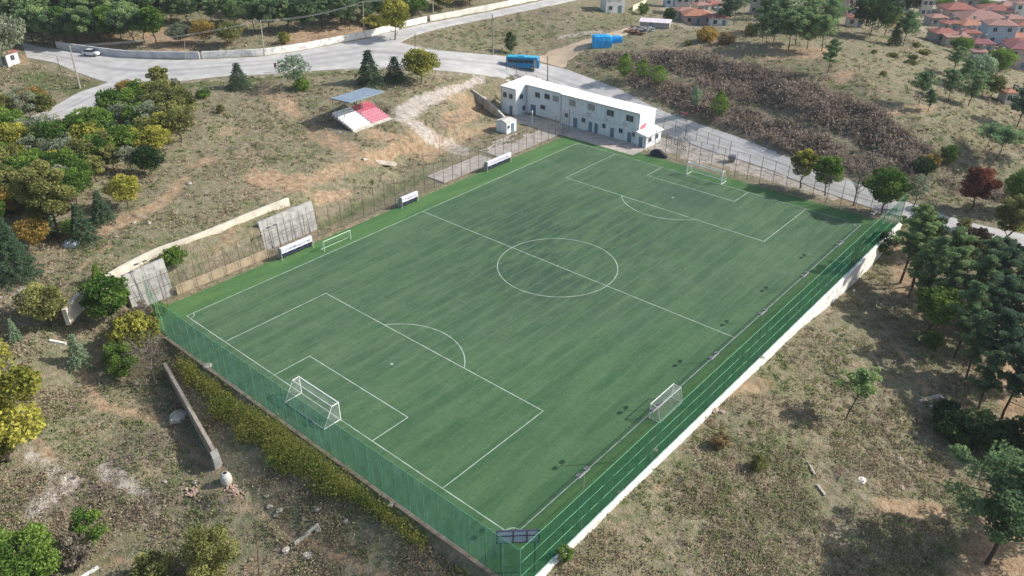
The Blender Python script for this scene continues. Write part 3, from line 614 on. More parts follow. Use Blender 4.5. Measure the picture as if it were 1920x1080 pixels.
slab(-48.6, -42.6, -36.6, 5.2, 'tall grey concrete slab behind the near left corner of the pitch', 4)
b = MB()
b.hexa([(-36.15,-42.4,-.3),(-35.7,-42.4,-.3),(-35.7,-27.2,-.3),(-36.15,-27.2,-.3)], [(-36.15,-42.4,1.35),(-35.75,-42.4,1.35),(-35.75,-27.2,1.15),(-36.15,-27.2,1.15)])
tag(b.build('block_wall', M_tan), 'low tan block wall between the two tall concrete slabs', 'wall')
# free-standing wall outside the near fence
lw = thing('ruined_wall', 'long low concrete wall ending in a broken stub below the near left fence', 'wall', (0,0,0))
b = MB(); a, c = Vector((-21.9,-52.0)), Vector((-3.2,-56.5)); d = (c-a).normalized(); n_ = Vector((-d.y, d.x))*.2
b.hexa([(q.x, q.y, -4) for q in (a-n_, c-n_, c+n_, a+n_)], [(a.x-n_.x,a.y-n_.y,-.1),(c.x-n_.x,c.y-n_.y,-.35),(c.x+n_.x,c.y+n_.y,-.35),(a.x+n_.x,a.y+n_.y,-.1)]); b.build('wall_body', mat('brown_concrete', (.40,.34,.29), .9, (.27,.23,.19), 1, .3), lw)
b = MB(); b.hexa([(-3.4,-57.0,-4),(-2.2,-57.3,-4),(-2.0,-56.2,-4),(-3.2,-55.9,-4)], [(-3.3,-56.9,-.6),(-2.4,-57.1,-.95),(-2.2,-56.4,-.8),(-3.2,-56.1,-.45)]); b.build('broken_end', M_conc, lw)
o = ground(955, 250)
# ------------------------------------------------------------------ floodlights along the right touchline
def floodlight(x, y, h, label, face=-1, z=None, grp='floodlight masts along the right touchline'):
    t = thing('floodlight_mast', label, 'floodlight', (x, y, 0 if z is None else z), 0, grp)
    b = MB(); b.tube((0,0,-.3), (0,0,h), .055, .04, 8); b.build('pole', M_steel, t)
    b = MB(); b.tube((0,-.85,h), (0,.85,h), .045, .045, 6); b.build('crossarm', M_steel, t)
    for s in (-.62, .62):
        b = MB(); cx = face*.25
        b.hexa([(cx-.16,s-.24,h-.12),(cx+.16,s-.24,h-.02),(cx+.16,s+.24,h-.02),(cx-.16,s+.24,h-.12)], [(cx-.20,s-.28,h+.06),(cx+.20,s-.28,h+.16),(cx+.20,s+.28,h+.16),(cx-.20,s+.28,h+.06)])
        b.tube((0,s,h), (cx,s,h+.05), .03, .03, 5); b.build('lamp', M_lampd, t)
    return t
M_lampd = mat('lamp_housing', (.22,.22,.24), .4, (.12,.12,.13), 4, 0, .3)
names = ['nearest the scoreboard', 'behind the portable goal', 'just beyond the portable goal', 'just before the halfway line', 'beyond the halfway line', 'level with the far penalty area', 'nearest the far right corner']
t0 = floodlight(33.95, -39.5, 7.1, 'twin floodlight mast on the right fence, '+names[0])
for y, nm in zip((-27.0,-15.0,-2.9,9.3,21.2,34.5), names[1:]): copy_tree(t0, (33.95, y, 0), 0, 'twin floodlight mast on the right fence, '+nm)
for (bx, by, ty, lb) in ((651,362,248,'tall floodlight mast on the left slope above the small dugout'), (825,292,196,'tall floodlight mast on the bare slope below the gravel track'), (267,589,492,'tall floodlight mast in front of the near left concrete slab')):
    p = ground(bx, by) if bx != 267 else Vector((-36.0,-46.3,0)); h = hgt(p, ty)
    floodlight(p.x, p.y, h, lb, 1, p.z, 'floodlight masts on the left side')
floodlight(-36.6, -25.4, 4.4, 'short floodlight mast at the corner of the slab above the long dugout', 1, 0, 'floodlight masts on the left side')

# ------------------------------------------------------------------ goals
M_goal = mat('goal_white', (.82,.82,.82), .35, (.70,.70,.70), 3); M_net = netmat('goal_net', (.70,.72,.72), .16, .05); M_netp = netmat('small_goal_net', (.55,.62,.58), .10, .03)
def goal(label, loc, rz, w, h, dtop, dbot, r, m, net, cat='goal', grp=None):
    t = thing('football_goal', label, cat, loc, rz, grp); hw = w/2     # opening faces +Y
    for s in (-1, 1): b = MB(); b.tube((s*hw,0,-.05), (s*hw,0,h), r, r, 8); b.build('goalpost', m, t)
    b = MB(); b.tube((-hw-r,0,h), (hw+r,0,h), r, r, 8); b.build('crossbar', m, t)
    b = MB(); rr = r*.6
    for s in (-1, 1): b.tube((s*hw,0,h), (s*hw,-dtop,h-.02), rr, rr, 6); b.tube((s*hw,-dtop,h-.02), (s*hw,-dbot,.04), rr, rr, 6); b.tube((s*hw,-dbot,.04), (s*hw,0,.04), rr, rr, 6)
    b.tube((-hw,-dbot,.04), (hw,-dbot,.04), rr, rr, 6)
    if dtop > .3: b.tube((-hw,-dtop,h-.02), (hw,-dtop,h-.02), rr, rr, 6)
    b.build('net_frame', m, t)
    b = MB(); n = 16; pr_ = [(0,h-.04),(-dtop,h-.06),(-(dtop*.45+dbot*.55)+.15,h*.5),(-dbot,.08)]
    for k in range(n):
        x0, x1 = -hw+w*k/n, -hw+w*(k+1)/n; s0, s1 = .18*math.sin(math.pi*k/n*3), .18*math.sin(math.pi*(k+1)/n*3)
        for (a, za), (c, zc) in zip(pr_, pr_[1:]): b.face([(x0,a,za-(abs(s0) if a == -dtop else 0)),(x1,a,za-(abs(s1) if a == -dtop else 0)),(x1,c,zc-(abs(s1) if c == -dtop else 0)),(x0,c,zc-(abs(s0) if c == -dtop else 0))])
    for s in (-1, 1): b.face([(s*hw,0,.05),(s*hw,0,h-.04),(s*hw,-dtop,h-.06),(s*hw,pr_[2][0],h*.5),(s*hw,-dbot,.08)])
    b.build('goal_net', net, t); return t
goal('full size white goal with net at the near end of the pitch', (0,-HL,0), 0, 7.32, 2.44, .9, 2.3, .085, M_goal, M_net)
goal('full size white goal at the far end of the pitch', (0,HL,0), math.pi, 7.32, 2.44, .9, 2.0, .085, M_goal, netmat('far_goal_net', (.6,.65,.64), .10, .03))
goal('portable white goal beside the right touchline', (30.0,-18.8,0), math.pi/2, 4.9, 2.05, 1.0, 1.4, .05, M_goal, netmat('white_small_net', (.62,.65,.64), .2, .05))
goal('small pale green portable goal beside the long dugout', (-30.6,-17.7,0), -math.pi/2, 5.3, 1.7, .15, .9, .05, mat('pale_green_tube', (.62,.80,.62), .5, (.5,.68,.5), 2), M_netp)
# ------------------------------------------------------------------ dugouts
def dugout(label, y0, y1, x, words):
    L = y1-y0; t = thing('dugout', label, 'dugout', (x, (y0+y1)/2, 0)); hy = L/2
    prof = [(.0,0),(-.05,.9),(.12,1.6),(.5,1.95),(1.0,1.98)]     # back at x=0, opening towards +x
    b = MB()
    for (a, za), (c, zc) in zip(prof, prof[1:]):
        b.hexa([(a,-hy,za),(a,hy,za),(c,hy,zc),(c,-hy,zc)][0:1]+[(a,hy,za),(c,hy,zc),(c,-hy,zc)], [(a+.04,-hy,za+.05),(a+.04,hy,za+.05),(c+.04,hy,zc+.05),(c+.04,-hy,zc+.05)])
    b.build('canopy', mat('white_polycarbonate', (.74,.76,.80), .35, (.60,.63,.68), 1.5), t)
    for s in (-1, 1):
        b = MB(); y = s*hy; b.face([(x_, y, z_) for x_, z_ in [(.0,0),(-.05,.9),(.12,1.6),(.5,1.95),(1.0,1.98),(.9,1.1),(.6,0)]])
        b.build('side_panel', mat('smoky_panel', (.34,.36,.38), .3, (.25,.26,.28), 2), t)
    b = MB(); k = max(2, int(L/1.4))
    for i in range(k+1):
        y = -hy+L*i/k; b.path([(a+.06, y, z+.06) for a, z in prof], .035, 5)
    b.tube((1.05,-hy,2.02), (1.05,hy,2.02), .05, .05, 6); b.tube((.06,-hy,.1), (.06,hy,.1), .05, .05, 6)
    for s in (-1, 1): b.tube((1.05,s*hy,2.02), (1.05,s*hy,0), .035, .035, 6)
    b.build('frame', M_goal, t)
    b = MB(); b.box(.35,.75,-hy+.15,hy-.15,.42,.47)
    for i in range(k): y = -hy+L*(i+.5)/k; b.box(.42,.48,y-.03,y+.03,0,.42); b.box(.35,.40,y-.5,y+.5,.47,.85)
    b.build('bench', mat('navy_seat', (.06,.07,.14), .5), t)
    # printed band hanging over the front: illegible violet lettering on white
    b = MB(); b.hexa([(1.06,-hy+.1,1.15),(1.09,-hy+.1,1.15),(1.09,hy-.1,1.15),(1.06,hy-.1,1.15)], [(1.06,-hy+.1,1.95),(1.09,-hy+.1,1.95),(1.09,hy-.1,1.95),(1.06,hy-.1,1.95)])
    bn = b.build('banner', mat('banner_white', (.76,.75,.80), .6, (.66,.65,.72), 3), t)
    b = MB(); r_ = random.Random(int(L*10)); y = -hy+.35
    while y < hy-.45:
        w_ = r_.choice((.10,.14,.2)); z0 = 1.36; z1 = 1.74
        b.box(1.092,1.10,y,y+.055,z0,z1)
        if w_ > .12: b.box(1.092,1.101,y+.055,y+w_,r_.choice((z0,z1-.07,(z0+z1)/2)),r_.choice((z0,z1-.07,(z0+z1)/2))+.07)
        y += w_+r_.choice((.07,.09,.18))
    b.build('lettering', mat('violet_print', (.16,.13,.32), .6, (.10,.09,.22), 3), bn)
    return t
dugout('long white dugout with violet lettering below the tall concrete slab', -26.5, -20.7, -34.05, 1)
dugout('smallest white dugout, between the slab wall and the concrete pad', -1.6, 2.2, -34.15, 0)
dugout('white dugout with violet lettering beside the concrete pad nearest the building', 20.4, 27.3, -34.15, 1)
# ------------------------------------------------------------------ scoreboard across the near right corner
bl = un(931, 1018, 3.9); br_ = un(1011, 1015, 3.9); ang = math.atan2(br_[1]-bl[1], br_[0]-bl[0]); wd = math.hypot(br_[0]-bl[0], br_[1]-bl[1])
sbp = (bl+br_)/2; t = thing('scoreboard', 'grey blue scoreboard on posts seen from behind across the near right corner', 'scoreboard', (sbp[0], sbp[1], 0), ang); hw = wd/2
b = MB(); b.box(-hw, hw, 0, .10, 3.9, 5.25); b.build('panel', mat('scoreboard_back', (.56,.62,.78), .5, (.42,.48,.62), 1.2), t)
b = MB()
for x in (-hw+.03, -hw*.22, hw*.42, hw-.03): b.box(x-.05, x+.05, -.06, -.003, 3.85, 5.3)
b.box(-hw, hw, -.05, -.004, 4.68, 4.76); b.box(-hw-.04, hw+.04, -.03, .13, 5.25, 5.33); b.box(-hw-.04, hw+.04, -.03, .13, 3.82, 3.895); b.build('frame', mat('dark_frame', (.06,.07,.10), .5), t)
b = MB()
for x in (-hw*.8, hw*.8): b.tube((x,.05,-.05), (x,.05,3.85), .06, .06, 6)
b.build('post', M_dark, t)

# ------------------------------------------------------------------ the white two-storey building
M_bw = mat('white_sheet_wall', (.74,.78,.80), .6, (.64,.69,.72), .7, 0, 0, .3, 4); M_roofw = mat('white_roof_sheet', (.82,.82,.81), .5, (.72,.72,.71), .4)
M_frame = mat('window_frame', (.30,.34,.38), .5); M_door = mat('grey_blue_door', (.16,.25,.31), .5, (.11,.18,.23), 1)
M_curt = mat('drawn_curtain', (.42,.38,.33), .7, (.30,.27,.24), 4)
def opening(parent, p, ux, nrm, w, h, kind, pane=None):
    """window or door on a wall: p centre-bottom on the wall, ux along it, nrm outward"""
    p = Vector(p); ux = Vector(ux); n_ = Vector(nrm); z = Vector((0,0,1))
    def bx(b, a0, a1, z0, z1, d0, d1): b.hexa([tuple(p+ux*a+n_*d+z*z0) for a, d in ((a0,d0),(a1,d0),(a1,d1),(a0,d1))], [tuple(p+ux*a+n_*d+z*z1) for a, d in ((a0,d0),(a1,d0),(a1,d1),(a0,d1))])
    if kind == 'window':
        b = MB(); fr = .07
        bx(b, -w/2, w/2, 0, fr, .003, .07); bx(b, -w/2, w/2, h-fr, h, .003, .07); bx(b, -w/2, -w/2+fr, fr, h-fr, .003, .07); bx(b, w/2-fr, w/2, fr, h-fr, .003, .07)
        k = 3 if w > 1.6 else 2
        for i in range(1, k): q = -w/2+w*i/k; bx(b, q-.03, q+.03, fr, h-fr, .003, .06)
        o = b.build('window', M_frame, parent)
        b = MB(); bx(b, -w/2+fr, w/2-fr, fr, h-fr, .001, .025); b.build('pane', pane or M_glass, o)
        b = MB(); bx(b, -w/2-.08, w/2+.08, -.06, -.003, .003, .14); b.build('sill', M_white, o)
    else:
        b = MB(); bx(b, -w/2, w/2, 0, h, .003, .06); o = b.build('door', M_door, parent)
        b = MB(); bx(b, w/2-.16, w/2-.1, h*.45, h*.5, .061, .11); b.build('handle', M_steel, o)
bd = thing('clubhouse', 'long two-storey white prefabricated building at the far corner of the pitch', 'building', (0,0,0))
HB = 6.55
def wing(x0, x1, y0, y1, h0, h1, name='wall', ov=.25, dirx=False):
    b = MB()
    b.hexa([(x0,y0,-.2),(x1,y0,-.2),(x1,y1,-.2),(x0,y1,-.2)], [(x0,y0,h0),(x1,y0,h0),(x1,y1,h1),(x0,y1,h1)]); b.build(name, M_bw, bd)
    b = MB(); e_ = ov
    b.hexa([(x0-.02,y0-e_,h0+.01),(x1+.02,y0-e_,h0+.01),(x1+.02,y1+e_,h1+.01),(x0-.02,y1+e_,h1+.01)], [(x0-.02,y0-e_,h0+.16),(x1+.02,y0-e_,h0+.16),(x1+.02,y1+e_,h1+.16),(x0-.02,y1+e_,h1+.16)])
    for q in np.arange(x0+.5, x1-.2, 1.15): b.hexa([(q-.04,y0-e_,h0+.161),(q+.04,y0-e_,h0+.161),(q+.04,y1+e_,h1+.161),(q-.04,y1+e_,h1+.161)], [(q-.04,y0-e_,h0+.22),(q+.04,y0-e_,h0+.22),(q+.04,y1+e_,h1+.22),(q-.04,y1+e_,h1+.22)])
    b.build('roof', M_roofw, bd)
    b = MB(); b.box(x0,x1,y0-e_-.12,y0-e_-.003,h0-.02,h0+.1); b.tube((x0+.25,y0-.06,0),(x0+.25,y0-.06,h0),.05,.05,6); b.build('gutter', M_steel, bd)
wing(-40.2, -19.6, 52.0, 58.0, HB, HB-.55)
wing(-50.8, -40.25, 52.9, 58.6, HB-.15, HB-.6)
wing(-55.4, -50.85, 49.3, 58.2, HB-.5, HB-.15)
b = MB(); b.box(-40.15,-19.65,51.955,51.995,3.12,3.2)
for x in np.arange(-40.1, -19.6, 1.2): b.box(x-.02, x+.02, 51.96, 51.995, 0, 3.1); b.box(x-.02, x+.02, 51.96, 51.995, 3.22, HB-.05)
b.build('wall_seam', mat('seam', (.50,.56,.60), .6), bd)
F = lambda px, py, y: (un(px, py, 0), None)
def xat(px, py, y):      # x of the pixel on the vertical plane at world y
    d = ray(px, py); s = (y-CP[1])/d[1]; q = CP+d*s; return q[0], q[2]
def yat(px, py, x):
    d = ray(px, py); s = (x-CP[0])/d[0]; q = CP+d*s; return q[1], q[2]
up_ = [(1073.5,193,1.7,M_curt),(1109,201,1.7,M_curt),(1144.5,212,1.8,None),(1181,222,1.8,None)]
for px, py, w, pn in up_:
    x, z = xat(px, py, 52.0); opening(bd, (x,52.0,z-.65), (1,0,0), (0,-1,0), w, 1.3, 'window', pn)
for px, py, w in ((1062,216,1.0),(1094,225,1.0),(1132.5,236,.9),(1164,245,1.0),(1188,252,.7)):
    x, z = xat(px, py, 52.0); opening(bd, (x,52.0,z-.5), (1,0,0), (0,-1,0), w, 1.0, 'window')
for px, py in ((1079,226),(1107,233),(1118,236),(1148,246),(1180,256)):
    x, z = xat(px, py, 52.0); opening(bd, (x,52.0,0.02), (1,0,0), (0,-1,0), .95, 2.1, 'door')
for px, py, w, pn in ((1008,178,1.4,None),(1026,181,1.5,None),(1042,185,1.6,M_curt)):
    x, z = xat(px, py, 52.9); opening(bd, (x,52.9,z-.6), (1,0,0), (0,-1,0), w, 1.2, 'window', pn)
x, z = xat(1018, 201, 52.9); opening(bd, (x,52.9,z-.5), (1,0,0), (0,-1,0), 1.4, 1.0, 'window')
x, z = xat(1000, 199, 52.9); opening(bd, (x,52.9,.02), (1,0,0), (0,-1,0), 1.5, 2.2, 'door')
for px, py, w, h in ((977.5,181,1.2,1.1),(989,178,1.0,1.1),(982,202,1.0,1.1)):
    y, z = yat(px, py, -50.85); opening(bd, (-50.85,y,z-.55), (0,1,0), (1,0,0), w, h, 'window')
for px, py, w in ((947,178,1.1),(958,181,1.1)):
    x, z = xat(px, py, 49.3); opening(bd, (x,49.3,z-.55), (1,0,0), (0,-1,0), w, 1.2, 'window')
x, z = xat(958, 204, 49.3); opening(bd, (x,49.3,.02), (1,0,0), (0,-1,0), .9, 2.1, 'door')
for x in (-23.1,-27.9,-32.6): b = MB(); b.box(x-.42,x+.42,51.6,51.94,3.35,3.95); b.tube((x,51.595,3.65),(x,51.58,3.65),.22,.22,12); b.build('air_conditioner', mat('ac_grey', (.62,.62,.60), .5, (.5,.5,.48), 4), bd)
# red sign on the end wall
t = thing('wall_sign', 'red sign with white lettering on the end wall of the white building', 'sign', (-19.55,53.4,3.3))
b = MB(); b.hexa([(0,-.9,-.35),(.06,-.9,-.35),(.06,.95,.0),(0,.95,.0)], [(0,-.9,.45),(.06,-.9,.45),(.06,.95,.8),(0,.95,.8)]); b.build('board', mat('red_board', (.62,.05,.09), .5, (.50,.04,.07), 3), t)
b = MB()
for k in range(6): y = -.7+k*.26; zz = .02+.19*k*.26-.02; b.box(.062,.07,y,y+.05,zz-.05,zz+.22); b.box(.062,.071,y+.05,y+.15,zz+.05,zz+.1)
b.build('lettering', M_white, t)
# lean-to annex
t = thing('annex_kiosk', 'small white lean-to kiosk against the end wall of the building', 'kiosk', (0,0,0))
b = MB(); b.hexa([(-19.55,51.2,-.1),(-17.2,51.2,-.1),(-17.2,57.0,-.1),(-19.55,57.0,-.1)], [(-19.55,51.2,3.0),(-17.2,51.2,2.5),(-17.2,57.0,2.5),(-19.55,57.0,3.0)]); b.build('wall', M_bw, t)
b = MB(); b.hexa([(-19.58,50.9,3.03),(-16.8,50.9,2.45),(-16.8,57.3,2.45),(-19.58,57.3,3.03)], [(-19.58,50.9,3.15),(-16.8,50.9,2.57),(-16.8,57.3,2.57),(-19.58,57.3,3.15)]); b.build('roof', M_roofw, t)
opening(t, (-18.5,51.2,.02), (1,0,0), (0,-1,0), .9, 2.1, 'door')
for y in (52.6, 55.2): opening(t, (-17.2,y,1.0), (0,1,0), (1,0,0), 1.1, 1.0, 'window')
# container hut
t = thing('container_hut', 'small white container hut on the bare ground left of the paved yard', 'hut', (-45.9,40.4,0))
b = MB(); b.box(-1.5,1.5,-1.6,1.6,-.05,2.45); b.build('wall', M_bw, t)
b = MB(); b.hexa([(-1.6,-1.7,2.46),(1.6,-1.7,2.46),(1.6,1.7,2.46),(-1.6,1.7,2.46)], [(-.15,-1.5,2.75),(.15,-1.5,2.75),(.15,1.5,2.75),(-.15,1.5,2.75)]); b.build('roof', mat('dusty_roof', (.60,.57,.52), .8, (.48,.45,.40), 1), t)
for k in np.arange(-1.3, 1.4, .43): pass
opening(t, (1.5,.3,.02), (0,1,0), (1,0,0), .9, 1.95, 'door'); opening(t, (1.5,-1.0,1.1), (0,1,0), (1,0,0), .7, .7, 'window')
# concrete pads (paved ground)
M_pave = mat('worn_paving', (.50,.45,.40), .9, (.35,.30,.26), .7, .2, 0, .2, 8)
def slabpad(x0, x1, y0, y1, z):
    b = MB(); b.box(x0, x1, y0, y1, z-.5, z); tag(b.build('paving', M_pave), None, None, None, 'structure')
slabpad(-40.3,-35.7,11.2,26.0,.12)
slabpad(-43.5,-35.7,27.8,46.0,.04)
slabpad(-50.7,-17.0,46.1,51.9,.045)
slabpad(-34.9,-18.6,49.0,51.9,.052) if False else None
# small steps: lamp post in the yard
p = Vector((-44.6,47.6,0)); t = thing('yard_lamp', 'short white lamp post in the paved yard before the building', 'lamp post', tuple(p))
b = MB(); b.tube((0,0,0),(0,0,2.6),.12,.09,8); b.build('pole', M_white, t); b = MB(); b.tube((0,0,2.6),(0,0,2.95),.2,.14,8); b.build('lamp_head', M_white, t)
# low side wall stepping up beside the building
A = [un(906,186,2.2), un(930,206,1.2), un(951,226,.4)]
wall_line('stair_wall', [tuple(q[:2]) for q in A], .5, [2.9,1.7,.7], [.5,-.2,-.4], M_concl, 'sloping concrete wall climbing beside the left end of the building')
wall_line('stair_wall', [tuple(q[:2]) for q in (un(884,170,4), un(905,186,2.4))], .4, [4.4,3.0], [2.5,.8], M_conc, 'short grey wall piece below the gravel track')
b = MB(); q0 = un(683,324,.8); q1 = un(742,302,.8); d = (q1-q0)/np.linalg.norm(q1-q0); n_ = np.array([-d[1], d[0], 0])*.28
g0 = gz(q0[0],q0[1]); g1 = gz(q1[0],q1[1]); b.hexa([tuple(np.append((q0-n_)[:2], g0-.4)),tuple(np.append((q1-n_)[:2], g1-.4)),tuple(np.append((q1+n_)[:2], g1-.4)),tuple(np.append((q0+n_)[:2], g0-.4))], [tuple(np.append((q0-n_)[:2], g0+.35)),tuple(np.append((q1-n_)[:2], g1+.35)),tuple(np.append((q1+n_)[:2], g1+.35)),tuple(np.append((q0+n_)[:2], g0+.35))])
tag(b.build('concrete_beam', M_concl), 'pale concrete beam lying on the slope behind the left fence', 'beam')

# ------------------------------------------------------------------ grandstand
gs = thing('grandstand', 'small covered grandstand with white and pink seats on the slope', 'grandstand', (-59.4,14.6,5.0), R(3))
b = MB(); hy = 5.2; nR = 8
for k in range(nR): b.box(-.75*(k+1)-.1, -.75*k-.1, -hy, hy, -.3 if k == 0 else .28*k-.02, .28*(k+1))
b.box(-.1, .9, -hy-.1, hy+.1, -.5, .06); b.build('stepped_terrace', M_concl, gs)
for half, (y0, y1, cols_) in enumerate(((-hy+.1, -.1, ('white',)), (.1, hy-.1, ('pink',)))):
    for k in range(nR):
        n = 9; L = (y1-y0)/n
        b = MB()
        for i in range(n):
            y = y0+L*(i+.5); x = -.75*k-.42; z = .28*(k+1)
            b.box(x-.2, x+.2, y-.22, y+.22, z+.003, z+.10); b.hexa([(x-.2,y-.22,z+.1),(x-.13,y-.22,z+.1),(x-.13,y+.22,z+.1),(x-.2,y+.22,z+.1)], [(x-.27,y-.22,z+.42),(x-.2,y-.22,z+.42),(x-.2,y+.22,z+.42),(x-.27,y+.22,z+.42)])
        mt = (M_seatw if half == 0 else (M_seatp if k < 5 else M_seatr)) if 'M_seatw' in globals() else None
        if mt is None:
            M_seatw = mat('white_seat', (.78,.79,.80), .4, (.66,.68,.70), 2); M_seatp = mat('pink_seat', (.62,.27,.34), .45, (.52,.19,.26), 2); M_seatr = mat('red_seat', (.56,.14,.20), .45, (.46,.10,.15), 2); mt = M_seatw
        b.build('seat_row', mt, gs)
b = MB(); zr = 5.35
b.hexa([(-7.0,-4.2,zr-.3),(-1.2,-4.2,zr-.05),(-1.2,5.2,zr-.05),(-7.0,5.2,zr-.3)], [(-7.0,-4.2,zr-.12),(-1.2,-4.2,zr+.13),(-1.2,5.2,zr+.13),(-7.0,5.2,zr-.12)]); b.build('roof', mat('blue_grey_sheet', (.30,.37,.45), .45, (.24,.30,.37), .8, 0, .2), gs)
for y in (-4.1, -1.0, 2.1, 5.1):
    b = MB(); b.tube((-6.6,y,-1.0), (-6.6,y,zr-.3), .07, .07, 6); b.build('roof_post', M_steel, gs)
for y in (-4.1, .5, 5.1):
    b = MB(); b.tube((-3.4,y,.8), (-3.4,y,zr-.16), .06, .06, 6); b.tube((-6.6,y,zr-.42), (-1.4,y,zr-.16), .05, .05, 6); b.build('truss', M_steel, gs)
b = MB()
for s in (-1, 1): b.path([(0,s*(hy+.08),.9),(-6.1,s*(hy+.08),3.2)], .03, 5); [b.tube((-x,s*(hy+.08),.1+.37*x),(-x,s*(hy+.08),.9+.377*x),.025,.025,5) for x in (0,1.5,3,4.5,6)]
b.build('handrail', M_dark, gs)
# ------------------------------------------------------------------ vehicles
bp = at(981, 128); a0, a1 = at(957, 121), at(1005, 132); bang = math.atan2(a1.y-a0.y, a1.x-a0.x)
bus = thing('bus', 'bright blue minibus driving on the road behind the white building', 'bus', (bp.x, bp.y, hz(bp.x,bp.y)+.04), bang)
BL, BW, BH = 8.2, 2.3, 2.95
M_blue = mat('blue_paint', (.012,.20,.42), .3, (.010,.17,.37), 1, 0, 0, .5); M_cyan = mat('cyan_roof_paint', (.05,.42,.60), .35, (.04,.36,.54), 1)
def loft(b, secs):
    """closed body from cross-sections (x, [(y,z)...])"""
    n = len(secs[0][1]); i0 = len(b.v)
    for x, pts in secs: b.v += [(x, y, z) for y, z in pts]; b.t += [.5]*n
    for k in range(len(secs)-1):
        for j in range(n): q = i0+k*n+j; r_ = i0+k*n+(j+1) % n; b.f.append((q, r_, r_+n, q+n))
    b.f.append(tuple(i0+n-1-j for j in range(n))); b.f.append(tuple(i0+(len(secs)-1)*n+j for j in range(n)))
def sec(w, z0, z1, c): return [(-w,z0),(w,z0),(w,z1-c),(w-c*.7,z1),(-w+c*.7,z1),(-w,z1-c)]
b = MB(); loft(b, [(-BL/2,sec(BW/2-.08,.45,BH-.25,.2)),(-BL/2+.25,sec(BW/2,.35,BH-.1,.25)),(BL/2-.5,sec(BW/2,.35,BH-.1,.25)),(BL/2-.1,sec(BW/2-.06,.4,BH-.6,.25)),(BL/2,sec(BW/2-.15,.45,1.5,.2))]); b.build('body', M_blue, bus)
b = MB(); loft(b, [(-BL/2+.2,sec(BW/2-.1,BH-.13,BH,.08)),(BL/2-.6,sec(BW/2-.1,BH-.13,BH,.08))]); b.box(-1.2,.4,-.6,.6,BH,BH+.2); b.build('roof', M_cyan, bus)
for s in (-1, 1):
    b = MB(); b.box(-BL/2+.5, BL/2-1.5, min(s*BW/2,s*(BW/2+.012)), max(s*BW/2,s*(BW/2+.012)), 1.55, 2.35)
    w_ = b.build('window_band', M_glass, bus)
    b = MB()
    for x in (-2.4,-1.1,.3,1.6): b.box(x-.04, x+.04, min(s*(BW/2+.003),s*(BW/2+.02)), max(s*(BW/2+.003),s*(BW/2+.02)), 1.57, 2.33)
    b.build('pillar', M_blue, w_)
b = MB(); b.box(BL/2-1.35, BL/2-.65, -BW/2-.02, -BW/2+.01, .5, 2.35); b.build('door', mat('bus_door', (.30,.36,.42), .3), bus)
b = MB(); b.hexa([(BL/2-.02,-.95,1.5),(BL/2+.01,-.95,1.5),(BL/2+.01,.95,1.5),(BL/2-.02,.95,1.5)], [(BL/2-.16,-.9,2.3),(BL/2-.09,-.9,2.3),(BL/2-.09,.9,2.3),(BL/2-.16,.9,2.3)]); b.build('windscreen', M_glass, bus)
for s in (-.8, .8): b = MB(); b.box(BL/2-.02, BL/2+.03, s-.16, s+.16, .75, .98); b.build('headlight', M_white, bus)
def wheel(parent, x, y, r, w=.24):
    b = MB(); b.tube((x,y-w/2,r), (x,y+w/2,r), r, r, 16); o = b.build('wheel', M_black, parent)
    b = MB(); b.tube((x,y-w/2-.012,r), (x,y+w/2+.012,r), r*.55, r*.55, 12); b.build('rim', M_steel, o)
for x in (-2.3, 2.4):
    for s in (-1, 1): wheel(bus, x, s*(BW/2-.1), .46)
# parked car
p0 = at(173, 104); q0, q1 = at(156, 103), at(192, 106); ca = math.atan2(q1.y-q0.y, q1.x-q0.x)
car = thing('car', 'small white car parked in the shade below the grey roadside wall', 'car', (p0.x, p0.y, hz(p0.x,p0.y)+.04), ca)
M_car = mat('white_car_paint', (.72,.73,.74), .3, (.66,.67,.68), 1, 0, 0, .5)
b = MB(); loft(b, [(-2.1,sec(.75,.35,.8,.1)),(-1.95,sec(.84,.25,.95,.1)),(1.7,sec(.84,.25,.92,.1)),(2.1,sec(.75,.35,.7,.1))]); b.build('body', M_car, car)
b = MB(); loft(b, [(-1.75,sec(.74,.93,1.0,.03)),(-1.2,sec(.68,.93,1.42,.1)),(.35,sec(.68,.93,1.44,.1)),(1.05,sec(.74,.92,.98,.03))]); b.build('cabin_glass', M_glass, car)
b = MB(); b.box(-1.15,.3,-.6,.6,1.441,1.47); b.build('roof', M_car, car)
for s in (-.55, .55): b = MB(); b.box(2.02,2.1,s-.14,s+.14,.55,.68); b.build('headlight', M_steel, car)
for x in (-1.3, 1.3):
    for s in (-1, 1): wheel(car, x, s*.76, .31, .2)
# tarpaulin-covered stacks
M_tarp = mat('blue_tarpaulin', (.014,.36,.74), .45, (.012,.26,.62), 1.5, .4, 0, .4)
def tarp(px, py, w, d, h, rz, label):
    p = ground(px, py); t = MB(); rr = np.random.default_rng(int(px)); n = 10
    secs = []
    for k in range(n+1):
        u = k/n; e_ = 1-.12*abs(2*u-1)**6; jj = rr.uniform(-.08, .08); secs.append((-w/2+w*u, [(-d/2*(1.03)+jj,-.3),(d/2*1.03+jj,-.3),(d/2*.98,h*.55*e_),(d/2*.80,h*.88*e_+jj),(0,h*e_+jj),(-d/2*.80,h*.88*e_-jj),(-d/2*.98,h*.55*e_)]))
    loft(t, secs); o = t.build('covered_stack', M_tarp); o.location = p; o.rotation_euler = (0,0,rz); return tag(o, label, 'covered stack')
tarp(1128, 84, 5.0, 4.0, 2.8, R(38), 'larger stack under bright blue tarpaulin beside the dirt track')
tarp(1156, 78, 2.8, 2.4, 1.6, R(38), 'smaller stack under blue tarpaulin, right of the larger one')
